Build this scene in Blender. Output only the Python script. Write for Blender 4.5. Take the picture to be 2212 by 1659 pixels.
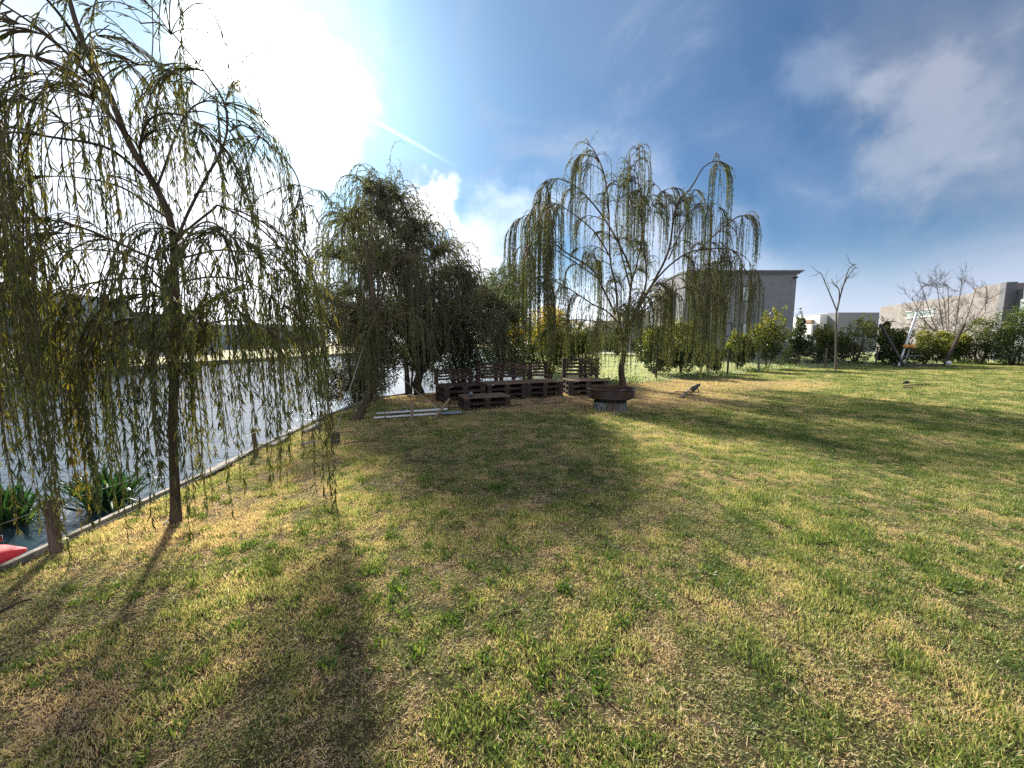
import bpy, math, random
import numpy as np
from mathutils import Vector
rng = np.random.default_rng(7)
random.seed(7)
for o in list(bpy.data.objects): bpy.data.objects.remove(o)
SC = bpy.context.scene
COL = SC.collection
# ------------------------------------------------------------------ camera
H, F, CX, CY = 1.5, 831.0, 1106.0, 829.5
PITCH = math.radians(6.28)
cam_d = bpy.data.cameras.new('camera'); cam = bpy.data.objects.new('camera', cam_d); COL.objects.link(cam)
cam.location = (0, 0, H); cam.rotation_euler = (math.pi/2 - PITCH, 0, 0)
cam_d.sensor_width = 36; cam_d.lens = 36*F/2212; cam_d.clip_start = .05; cam_d.clip_end = 3000
SC.camera = cam
CP, SP = math.cos(PITCH), math.sin(PITCH)
def ray(u, v):
    x, d = (u-CX)/F, (v-CY)/F
    return np.array([x, CP - d*SP, -SP - d*CP])
def G(u, v, z=0.0):
    r = ray(u, v); return np.array([0, 0, H]) + r*((z-H)/r[2])
def A(u, v, Y):
    r = ray(u, v); return np.array([0, 0, H]) + r*(Y/r[1])
# ------------------------------------------------------------------ light
SUN = ray(600, 60); SUN = SUN/np.linalg.norm(SUN)       # behind thin bright cloud
GLOW = ray(620, 180); GLOW = GLOW/np.linalg.norm(GLOW)
EL = math.asin(SUN[2]); AZ = math.atan2(SUN[0], SUN[1])      # clockwise from +Y
sl = bpy.data.lights.new('sun', 'SUN'); so = bpy.data.objects.new('sun', sl); COL.objects.link(so)
sl.energy = 5.0; sl.angle = math.radians(3.6); sl.color = (1.0, .93, .80)
so.rotation_euler = Vector(SUN).to_track_quat('Z', 'Y').to_euler()
SC.view_settings.view_transform = 'Standard'; SC.view_settings.look = 'None'
SC.view_settings.exposure = 1.42; SC.view_settings.gamma = 1
SC.cycles.max_bounces = 7; SC.cycles.transparent_max_bounces = 6; SC.cycles.diffuse_bounces = 3
SC.cycles.use_denoising = False
SC.cycles.sample_clamp_indirect = 6

class NT:
    def __init__(s, tree): s.t = tree; s.n = tree.nodes; s.l = tree.links
    def new(s, typ, **k):
        n = s.n.new(typ)
        for a, b in k.items(): setattr(n, a, b)
        return n
    def put(s, sock, val):
        if isinstance(val, bpy.types.NodeSocket): s.l.new(val, sock)
        elif isinstance(val, (tuple, list)) and len(val) == 3 and sock.type == 'RGBA': sock.default_value = (*val, 1)
        else: sock.default_value = val
    def m(s, op, a, b=0.0, c=0.0, clamp=False):
        n = s.new('ShaderNodeMath', operation=op, use_clamp=clamp)
        for i, x in enumerate((a, b, c)): s.put(n.inputs[i], x)
        return n.outputs[0]
    def vm(s, op, a, b=(0, 0, 0)):
        n = s.new('ShaderNodeVectorMath', operation=op); s.put(n.inputs[0], a)
        if op == 'SCALE': s.put(n.inputs[3], b)
        else: s.put(n.inputs[1], b)
        return n.outputs['Value'] if op in ('DOT_PRODUCT', 'LENGTH', 'DISTANCE') else n.outputs[0]
    def sm(s, v, a, b, lo=0.0, hi=1.0):
        n = s.new('ShaderNodeMapRange', interpolation_type='SMOOTHSTEP')
        for i, x in enumerate((v, a, b, lo, hi)): s.put(n.inputs[i], x)
        return n.outputs[0]
    def noise(s, vec, scale, detail=4, rough=.5, dist=0.0):
        n = s.new('ShaderNodeTexNoise'); s.put(n.inputs['Vector'], vec)
        n.inputs['Scale'].default_value = scale; n.inputs['Detail'].default_value = detail
        n.inputs['Roughness'].default_value = rough; n.inputs['Distortion'].default_value = dist
        return n.outputs['Fac']
    def mix(s, f, a, b, blend='MIX'):
        n = s.new('ShaderNodeMix', data_type='RGBA', blend_type=blend)
        s.put(n.inputs[0], f); s.put(n.inputs[6], a); s.put(n.inputs[7], b)
        return n.outputs[2]
    def ramp(s, f, stops):
        n = s.new('ShaderNodeValToRGB'); e = n.color_ramp.elements
        while len(e) < len(stops): e.new(.5)
        for el, (p, c) in zip(e, stops): el.position = p; el.color = (*c, 1)
        s.put(n.inputs[0], f); return n.outputs[0]

world = bpy.data.worlds.new('World'); SC.world = world; world.use_nodes = True
w = NT(world.node_tree); w.n.clear()
tc = w.new('ShaderNodeTexCoord').outputs['Generated']
dirn = w.vm('NORMALIZE', tc)
sky = w.new('ShaderNodeTexSky', sky_type='NISHITA'); sky.sun_disc = False
sky.sun_elevation = EL; sky.sun_rotation = AZ % (2*math.pi)
sky.air_density = 1.0; sky.dust_density = .6; sky.ozone_density = 2.0
sep = w.new('ShaderNodeSeparateXYZ'); w.put(sep.inputs[0], dirn); dz = sep.outputs[2]
base = w.mix(1.0, sky.outputs[0], (.20, .305, .375), 'MULTIPLY')
sd = w.m('MAXIMUM', w.vm('DOT_PRODUCT', dirn, tuple(GLOW)), 0.0)
n1 = w.noise(dirn, 3.2, 7, .55, .3)
n2 = w.noise(dirn, 9.0, 6, .55, .2)
n3 = w.noise(w.vm('MULTIPLY', dirn, (1, 1, 1.6)), 2.6, 8, .6, .9)
nn = w.m('SUBTRACT', w.m('ADD', w.m('MULTIPLY', n1, .65), w.m('MULTIPLY', n2, .35)), .5)
# wide brightening towards the sun (thin cloud scattering)
halo = w.m('ADD', w.m('MULTIPLY', w.m('POWER', sd, 6.0), .9), w.m('MULTIPLY', w.m('POWER', sd, 30.0), 1.2))
hz = w.mix(1.0, base, w.mix(1.0, (.86, 1.02, 1.10), w.new('ShaderNodeCombineColor').outputs[0], 'MIX'), 'MIX')
hc = w.new('ShaderNodeVectorMath', operation='SCALE'); hc.inputs[0].default_value = (.68, 1.0, 1.2); w.put(hc.inputs[3], halo)
col = w.mix(1.0, base, hc.outputs[0], 'ADD')
# thin general veil of cloud
veil = w.sm(n3, .50, .74, 0, .5)
col = w.mix(veil, col, (2.1, 2.4, 3.1))
def blob(col, u, v, rdeg, soft, amp, colr, wob=.25, sy=1.0):
    d = ray(u, v); d = d/np.linalg.norm(d)
    off = w.vm('SUBTRACT', dirn, tuple(d))
    if sy != 1.0: off = w.vm('MULTIPLY', off, (1, 1, sy))
    L = w.vm('LENGTH', off)
    L = w.m('SUBTRACT', L, w.m('MULTIPLY', nn, wob*2))
    r = math.radians(rdeg)
    f = w.sm(L, r*(1-soft), r*(1+soft), amp, 0.0)
    return w.mix(f, col, colr)
GREY = (1.9, 2.05, 2.45)
for b in [(2130, 260, 7, .95, .42, (1.6, 1.75, 2.2), .3), (2010, 20, 7, .95, .38, (1.4, 1.55, 2.0), .3), (2212, 560, 6, .9, .45, (2.3, 2.3, 2.8)),
          (1750, 170, 2.5, .9, .3, (1.8, 2.2, 3.1)), (1600, 280, 5, .9, .15, (1.6, 2.0, 2.9)), (1780, 430, 6, .9, .2, (1.9, 2.3, 3.2)), (1960, 320, 4, .9, .4, (2.3, 2.5, 2.9), .5),
          (1320, 390, 6, .9, .25, (2.4, 3.0, 4.0)), (1400, 0, 10, .9, .15, (2.2, 2.6, 3.4)), (1450, 650, 9, .8, .5, (3.4, 3.6, 4.3)), (1350, 470, 5, .9, .4, (3.6, 4.0, 4.8)),
          (1030, 530, 6, .5, .85, (4.2, 4.7, 5.4)), (1130, 510, 4, .7, .6, (3.2, 3.9, 4.7)), (945, 475, 4.6, .22, 1, (7, 7, 7.2)), (870, 500, 6, .35, 1, (7, 7, 7.3)), (1000, 545, 5, .4, .9, (5.4, 5.5, 5.9)),
          (260, 300, 7, .7, .5, (6, 6.8, 7.8)), (130, 110, 5, .8, .5, (4.2, 4.8, 5.6)), (330, 20, 7, .6, .75, (2.4, 3.3, 4.4)), (120, 330, 6, .6, .6, (2.6, 3.5, 4.7)), (400, 420, 5, .6, .5, (2.8, 4.0, 5.2)), (560, 480, 7, .5, .8, (6.5, 6.6, 7)), (100, 200, 6, .7, .5, (4.6, 5, 5.6)),
          (100, 560, 13, .6, .7, (4.6, 5.0, 5.8)), (660, 10, 5, .7, .6, (4, 4.8, 5.2)), (420, 560, 12, .6, .8, (6, 6.2, 6.8))]:
    col = blob(col, *b)
for b in [(600, 140, 7.5, .6, .6, (3.0, 4.0, 4.5)), (650, 225, 7.5, .6, .6, (3.0, 4.0, 4.5)), (590, 135, 5.0, .7, .85, (5.5, 6, 6.2), .45), (645, 225, 5.0, .7, .85, (5.5, 6, 6.2), .45), (500, 75, 4, .6, .8, (6, 6.6, 6.8)), (690, 300, 4.5, .5, .9, (5.5, 6.2, 6.4)), (600, 150, 4.0, .8, 1, (34, 35, 35), .4), (640, 225, 3.8, .8, 1, (30, 31, 31), .4)]:
    col = blob(col, *b)
# condensation trail: great circle through two directions
a_, b_ = ray(340, 0), ray(990, 362); nrm = np.cross(a_, b_); nrm = nrm/np.linalg.norm(nrm)
mid = (a_/np.linalg.norm(a_)+b_/np.linalg.norm(b_)); mid = mid/np.linalg.norm(mid)
cend = float(np.dot(b_/np.linalg.norm(b_), mid))-.005
dist = w.m('ABSOLUTE', w.m('ADD', w.vm('DOT_PRODUCT', dirn, tuple(nrm)), w.m('MULTIPLY', nn, .006)))
trail = w.m('MULTIPLY', w.sm(dist, .0003, .006, 1, 0), w.sm(w.vm('DOT_PRODUCT', dirn, tuple(mid)), cend, cend+.05, 0, .5))
col = w.mix(trail, col, (6, 6.8, 7.2))
# unseen bright cloud deck behind the camera, added to lift the shadow fill
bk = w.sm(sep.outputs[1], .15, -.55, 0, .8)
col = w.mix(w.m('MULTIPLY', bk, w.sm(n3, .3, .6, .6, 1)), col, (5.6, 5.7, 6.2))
# pale band over the horizon
hb = w.sm(dz, 0.0, .22, .85, 0.0)
hcol = w.mix(w.sm(sd, .3, .95), (3.2, 3.4, 4.2), (8.0, 8.0, 8.4))
col = w.mix(hb, col, hcol)
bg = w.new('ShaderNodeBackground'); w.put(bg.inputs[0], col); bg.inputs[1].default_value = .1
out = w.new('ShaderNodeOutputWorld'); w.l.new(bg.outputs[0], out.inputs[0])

# ------------------------------------------------------------------ helpers
def link(o, parent=None):
    COL.objects.link(o)
    if parent is not None: o.parent = parent
    return o
def tag(o, label=None, cat=None, group=None, kind=None):
    if label: o['label'] = label
    if cat: o['category'] = cat
    if group: o['group'] = group
    if kind: o['kind'] = kind
    return o
def thing(name, loc, label, cat, group=None):
    o = bpy.data.objects.new(name, None); o.location = tuple(float(x) for x in loc); o.empty_display_size = .2
    COL.objects.link(o); return tag(o, label, cat, group)
class MB:
    """collects geometry in world space, links it as ONE mesh object"""
    def __init__(s): s.V = []; s.n = 0; s.F = []; s.K = []; s.T = []; s.M = []
    def add(s, V, Fc, tint=0.5, mat=0):
        V = np.asarray(V, float).reshape(-1, 3); Fc = np.asarray(Fc, np.int64)
        if len(Fc) == 0: return
        s.V.append(V); s.F.append((Fc + s.n).ravel()); k = Fc.shape[1]
        s.K.append(np.full(len(Fc), k)); s.M.append(np.full(len(Fc), mat))
        s.T.append(np.broadcast_to(np.asarray(tint, float), (len(Fc),)).copy() if np.ndim(tint) else np.full(len(Fc), float(tint)))
        s.n += len(V)
    def box(s, c, size, rot=0.0, mat=0, tint=.5, M=None):
        x, y, z = [q/2 for q in size]
        V = np.array([[i, j, k] for i in (-x, x) for j in (-y, y) for k in (-z, z)])
        if M is not None: V = V @ np.asarray(M).T
        elif rot:
            ca, sa = math.cos(rot), math.sin(rot); V = V @ np.array([[ca, -sa, 0], [sa, ca, 0], [0, 0, 1]]).T
        s.add(V + np.asarray(c), [[0, 1, 3, 2], [4, 6, 7, 5], [0, 4, 5, 1], [2, 3, 7, 6], [0, 2, 6, 4], [1, 5, 7, 3]], tint, mat)
    def bar(s, a, b, wd, th, mat=0, tint=.5, up=(0, 0, 1)):
        a, b = np.asarray(a, float), np.asarray(b, float); d = b-a; L = np.linalg.norm(d); d = d/L
        sd_ = np.cross(up, d); nl = np.linalg.norm(sd_)
        sd_ = np.array([1., 0, 0]) if nl < 1e-6 else sd_/nl
        u_ = np.cross(d, sd_)
        s.box((a+b)/2, (L, wd, th), M=np.stack([d, sd_, u_], 1), mat=mat, tint=tint)
    def tube(s, P, R, sides=8, mat=0, tint=.5, cap=True):
        P = np.asarray(P, float); n = len(P); R = np.broadcast_to(np.asarray(R, float), (n,))
        T = np.gradient(P, axis=0); T /= np.linalg.norm(T, axis=1)[:, None]+1e-12
        ref = np.array([1., 0, 0]) if abs(T[0][0]) < .8 else np.array([0, 1., 0])
        B = np.zeros_like(P); b = np.cross(T[0], ref); b /= np.linalg.norm(b)
        for i in range(n):
            b = b - T[i]*np.dot(b, T[i]); b /= np.linalg.norm(b)+1e-12; B[i] = b
        C = np.cross(T, B); a = np.arange(sides)*2*math.pi/sides
        V = P[:, None]+R[:, None, None]*(np.cos(a)[None, :, None]*B[:, None]+np.sin(a)[None, :, None]*C[:, None])
        i, j = np.meshgrid(np.arange(n-1), np.arange(sides), indexing='ij'); i, j = i.ravel(), j.ravel(); j2 = (j+1) % sides
        s.add(V.reshape(-1, 3), np.stack([i*sides+j, i*sides+j2, (i+1)*sides+j2, (i+1)*sides+j], 1), tint, mat)
        if cap:
            for k in (0, n-1):
                W = V[k]; c = W.mean(0); s.add(np.vstack([W, c]), [[q, (q+1) % sides, sides] for q in range(sides)], tint, mat)
    def tubes(s, P, R0, R1, mat=0, tint=.5):
        """many thin 3-sided tubes, P = (n, steps, 3)"""
        n, k, _ = P.shape
        T = np.gradient(P, axis=1); T /= np.linalg.norm(T, axis=2, keepdims=True)+1e-9
        ref = np.where(np.abs(T[..., :1]) > .8, np.array([0, 1., 0]), np.array([1., 0, 0]))
        B = np.cross(T, ref); B /= np.linalg.norm(B, axis=2, keepdims=True)+1e-9; C = np.cross(T, B)
        R = np.linspace(0, 1, k)[None, :]; R = (np.asarray(R0).reshape(-1, 1)*(1-R)+np.asarray(R1).reshape(-1, 1)*R)
        a = np.arange(3)*2*math.pi/3
        V = P[:, :, None]+R[..., None, None]*(np.cos(a)[:, None]*B[:, :, None]+np.sin(a)[:, None]*C[:, :, None])
        q, i, j = np.meshgrid(np.arange(n), np.arange(k-1), np.arange(3), indexing='ij'); q, i, j = q.ravel(), i.ravel(), j.ravel(); j2 = (j+1) % 3
        o = q*k*3; s.add(V.reshape(-1, 3), np.stack([o+i*3+j, o+i*3+j2, o+(i+1)*3+j2, o+(i+1)*3+j], 1), tint, mat)
    def lathe(s, prof, c, seg=32, mat=0, tint=.5, closed=True):
        prof = np.asarray(prof, float); n = len(prof); a = np.arange(seg)*2*math.pi/seg
        V = np.stack([prof[:, 0][:, None]*np.cos(a), prof[:, 0][:, None]*np.sin(a), np.broadcast_to(prof[:, 1][:, None], (n, seg))], 2).reshape(-1, 3)+np.asarray(c)
        F_ = []
        for i in range(n if closed else n-1):
            i2 = (i+1) % n
            for j in range(seg): j2 = (j+1) % seg; F_.append([i*seg+j, i*seg+j2, i2*seg+j2, i2*seg+j])
        s.add(V, F_, tint, mat)
    def leaf(s, P, D, L, W, tint=.5, mat=0, hi=False, bend=.15):
        """P, D = (n,3)"""
        n = len(P)
        if n == 0: return
        D = D/(np.linalg.norm(D, axis=1, keepdims=True)+1e-9)
        S = np.cross(D, rng.normal(size=(n, 3))); S /= np.linalg.norm(S, axis=1, keepdims=True)+1e-9
        U = np.cross(S, D); L = np.broadcast_to(L, (n,))[:, None]; W = np.broadcast_to(W, (n,))[:, None]
        o = np.arange(n)[:, None]
        if hi:
            bn = bend*L*rng.normal(size=(n, 1))
            V = np.stack([P, P+D*L*.3+S*W*.5+U*bn*.4, P+D*L*.3-S*W*.5+U*bn*.4, P+D*L*.65+S*W*.42+U*bn*.6, P+D*L*.65-S*W*.42+U*bn*.6, P+D*L*.97+U*bn*-.1], 1)
            q = o*6
            s.add(V.reshape(-1, 3), np.concatenate([q+0, q+1, q+2], 1), tint, mat)
            s.F.append((np.concatenate([q+1, q+3, q+4, q+2], 1)+s.n-6*n).ravel()); s.K.append(np.full(n, 4)); s.M.append(np.full(n, mat))
            s.T.append(np.broadcast_to(tint, (n,)).astype(float).copy())
            s.F.append((np.concatenate([q+3, q+5, q+4], 1)+s.n-6*n).ravel()); s.K.append(np.full(n, 3)); s.M.append(np.full(n, mat))
            s.T.append(np.broadcast_to(tint, (n,)).astype(float).copy())
        else:
            V = np.stack([P, P+D*L*.45+S*W*.5+U*L*.06, P+D*L, P+D*L*.45-S*W*.5+U*L*.06], 1)
            s.add(V.reshape(-1, 3), np.concatenate([o*4, o*4+1, o*4+2, o*4+3], 1), tint, mat)
    def build(s, name, mats, parent=None, smooth=False, bevel=0):
        V = np.concatenate(s.V); Fl = np.concatenate(s.F); K = np.concatenate(s.K)
        if parent is not None: V = V-np.array(parent_world(parent))
        me = bpy.data.meshes.new(name); me.vertices.add(len(V)); me.vertices.foreach_set('co', V.ravel().astype(np.float32))
        me.loops.add(len(Fl)); me.loops.foreach_set('vertex_index', Fl.astype(np.int32))
        me.polygons.add(len(K)); st = np.concatenate([[0], np.cumsum(K)[:-1]]); me.polygons.foreach_set('loop_start', st.astype(np.int32))
        me.polygons.foreach_set('material_index', np.concatenate(s.M).astype(np.int32))
        me.polygons.foreach_set('use_smooth', np.full(len(K), bool(smooth)))
        at = me.attributes.new('tint', 'FLOAT', 'FACE'); at.data.foreach_set('value', np.concatenate(s.T).astype(np.float32))
        me.update(calc_edges=True); me.validate()
        for m_ in (mats if isinstance(mats, (list, tuple)) else [mats]): me.materials.append(m_)
        o = bpy.data.objects.new(name, me); link(o, parent)
        if bevel:
            b = o.modifiers.new('bevel', 'BEVEL'); b.width = bevel; b.segments = 2; b.limit_method = 'ANGLE'
        return o
def parent_world(p):
    v = Vector(p.location)
    while p.parent: p = p.parent; v += Vector(p.location)
    return v
def spline(P, n=24):
    P = np.asarray(P, float); Q = np.vstack([2*P[0]-P[1], P, 2*P[-1]-P[-2]]); t = np.linspace(0, len(P)-1-1e-6, n); i = t.astype(int); f = (t-i)[:, None]
    a, b, c, d = Q[i], Q[i+1], Q[i+2], Q[i+3]
    return .5*((2*b)+(c-a)*f+(2*a-5*b+4*c-d)*f**2+(3*b-a-3*c+d)*f**3)
def nz(a): return a/(np.linalg.norm(a, axis=-1, keepdims=True)+1e-9)

# ------------------------------------------------------------------ materials
def newmat(name):
    m_ = bpy.data.materials.new(name); m_.use_nodes = True; t = NT(m_.node_tree); t.n.clear()
    t.out = t.new('ShaderNodeOutputMaterial'); t.pos = t.new('ShaderNodeNewGeometry').outputs['Position']; return m_, t
def surf(name, c1, c2, scale=5, rough=.8, bump=.3, bscale=None, metal=0.0, spec=.3, stretch=(1, 1, 1), detail=6, c3=None):
    m_, t = newmat(name); b = t.new('ShaderNodeBsdfPrincipled')
    vec = t.new('ShaderNodeTexCoord').outputs['Object'] if stretch != (1, 1, 1) else t.pos
    vec = t.vm('MULTIPLY', vec, stretch)
    n = t.noise(vec, scale, detail, .6); c = t.ramp(n, [(.3, c1), (.7, c2)])
    if c3: c = t.mix(t.sm(t.noise(vec, scale*.23, 5, .6), .48, .66), c, c3)
    t.put(b.inputs['Base Color'], c); b.inputs['Roughness'].default_value = rough; b.inputs['Metallic'].default_value = metal
    b.inputs['Specular IOR Level'].default_value = spec
    if bump:
        bp = t.new('ShaderNodeBump'); bp.inputs['Strength'].default_value = bump; bp.inputs['Distance'].default_value = .02
        t.put(bp.inputs['Height'], t.noise(vec, bscale or scale*6, 6, .65)); t.l.new(bp.outputs[0], b.inputs['Normal'])
    t.l.new(b.outputs[0], t.out.inputs[0]); return m_
def leafmat(name, stops, transl=.45, rough=.55, spec=.3, tmul=(1.25, 1.25, .6)):
    m_, t = newmat(name); at = t.new('ShaderNodeAttribute', attribute_name='tint').outputs['Fac']
    at = t.m('ADD', at, t.m('MULTIPLY', t.m('SUBTRACT', t.noise(t.pos, 1.7, 3), .5), .25))
    c = t.ramp(at, stops); b = t.new('ShaderNodeBsdfPrincipled'); t.put(b.inputs['Base Color'], c)
    b.inputs['Roughness'].default_value = rough; b.inputs['Specular IOR Level'].default_value = spec
    tr = t.new('ShaderNodeBsdfTranslucent'); t.put(tr.inputs[0], t.mix(1.0, c, tmul, 'MULTIPLY'))
    mx = t.new('ShaderNodeMixShader'); mx.inputs[0].default_value = transl; t.l.new(b.outputs[0], mx.inputs[1]); t.l.new(tr.outputs[0], mx.inputs[2])
    t.l.new(mx.outputs[0], t.out.inputs[0]); return m_
def plain(name, c, rough=.5, metal=0.0, spec=.5):
    return surf(name, tuple(x*.85 for x in c), tuple(min(1, x*1.12) for x in c), 9, rough, .05, 40, metal, spec)
M = {}
M['bark'] = surf('bark', (.045, .032, .022), (.13, .095, .065), 9, .95, 1.0, 30, stretch=(3, 3, .6))
M['redbark'] = surf('red_bark', (.09, .035, .022), (.23, .11, .07), 10, .95, 1.0, 34, stretch=(3, 3, .5))
M['twig'] = surf('twig', (.07, .055, .03), (.14, .11, .055), 30, .8, 0)
M['darkbark'] = surf('dark_bark', (.03, .024, .018), (.08, .062, .045), 12, .95, .8, 30, stretch=(3, 3, .6))
M['greybark'] = surf('grey_bark', (.055, .048, .042), (.13, .115, .10), 20, .9, .5)
M['willow'] = leafmat('willow_leaf', [(0, (.035, .05, .016)), (.45, (.065, .075, .027)), (.75, (.125, .12, .034)), (1, (.24, .19, .045))], .38)
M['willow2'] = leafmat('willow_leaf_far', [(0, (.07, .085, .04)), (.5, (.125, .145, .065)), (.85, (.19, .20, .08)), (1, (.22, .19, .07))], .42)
M['curly'] = leafmat('curly_leaf', [(0, (.07, .09, .065)), (.5, (.14, .155, .105)), (.85, (.20, .185, .125)), (1, (.27, .20, .11))], .5)
M['plum'] = leafmat('plum_leaf', [(0, (.025, .02, .018)), (.5, (.05, .038, .032)), (1, (.09, .06, .04))], .3)
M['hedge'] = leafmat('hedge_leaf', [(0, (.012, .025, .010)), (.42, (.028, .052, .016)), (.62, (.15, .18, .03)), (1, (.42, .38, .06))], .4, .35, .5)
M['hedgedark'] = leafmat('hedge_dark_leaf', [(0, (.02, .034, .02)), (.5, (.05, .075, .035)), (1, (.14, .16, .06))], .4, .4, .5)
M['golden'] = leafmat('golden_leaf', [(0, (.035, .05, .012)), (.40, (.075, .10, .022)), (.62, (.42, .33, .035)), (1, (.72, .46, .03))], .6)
M['reed'] = leafmat('sword_leaf', [(0, (.012, .04, .016)), (.6, (.035, .10, .03)), (.9, (.12, .17, .04)), (1, (.45, .22, .06))], .35, .35, .5)
M['farleaf'] = leafmat('far_leaf', [(0, (.06, .085, .07)), (1, (.14, .17, .11))], .3)  # far leaves lightened: distance haze put into the leaf colour
M['wood'] = surf('pallet_wood', (.022, .015, .013), (.055, .036, .030), 4, .85, .6, 20, stretch=(1.5, 1.5, 9), c3=(.085, .055, .042))
M['worn'] = surf('worn_wood', (.09, .062, .045), (.20, .145, .105), 6, .85, .6, 20, stretch=(2, 8, 8))
M['stake'] = surf('stake_wood', (.13, .10, .075), (.28, .22, .16), 10, .9, .7, 30, stretch=(4, 4, .8))
M['post'] = surf('post_wood', (.08, .05, .04), (.19, .125, .10), 10, .9, .7, 30, stretch=(4, 4, .8))
M['edge'] = surf('edging', (.20, .18, .155), (.42, .39, .34), 6, .9, .8, 25, c3=(.09, .08, .06))
M['rust'] = surf('rusty_steel', (.035, .021, .016), (.10, .052, .034), 7, .75, .5, 30, metal=.35, c3=(.06, .055, .055))
M['galv'] = surf('grey_steel', (.12, .14, .15), (.24, .27, .28), 7, .6, .2, 30, metal=.3, c3=(.10, .08, .06))
M['black'] = plain('black_metal', (.018, .018, .02), .45)
M['white'] = plain('white_plastic', (.56, .58, .60), .4)
M['bluegrey'] = plain('bluegrey_plastic', (.22, .28, .32), .35)
M['red'] = surf('red_plastic', (.62, .035, .05), (.74, .06, .08), 40, .6, .1, 160)
M['yellowish'] = plain('insulator', (.42, .40, .16), .5)
M['orange'] = plain('orange_foam', (.55, .26, .06), .6)
M['rope'] = plain('rope', (.32, .30, .26), .9)
M['wire'] = plain('wire', (.12, .12, .12), .5, .6)
M['stucco'] = surf('grey_stucco', (.15, .155, .17), (.195, .20, .215), 3, .95, .4, 60)
M['stuccodark'] = surf('dark_stucco', (.10, .105, .12), (.15, .155, .17), 3, .95, .4, 60)
M['beige'] = surf('beige_stucco', (.26, .235, .21), (.32, .295, .265), 2, .95, .4, 40)
M['rough'] = surf('rough_plaster', (.14, .125, .12), (.26, .235, .225), 2.3, .95, .9, 9, c3=(.21, .19, .185))
M['whitewall'] = surf('white_wall', (.46, .46, .45), (.56, .56, .55), 1.2, .9, .1)
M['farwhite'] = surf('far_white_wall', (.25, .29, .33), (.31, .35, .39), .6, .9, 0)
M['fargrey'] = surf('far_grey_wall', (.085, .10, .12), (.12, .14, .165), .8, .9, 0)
M['glass'] = plain('window_glass', (.05, .07, .08), .08, 0, .8)
M['paleglass'] = plain('pale_glass', (.30, .36, .35), .1, 0, .8)
M['tin'] = plain('tinned_roof', (.22, .09, .06), .7)
M['brick'] = surf('brown_brick', (.15, .09, .06), (.24, .15, .10), 14, .9, .4)

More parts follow.
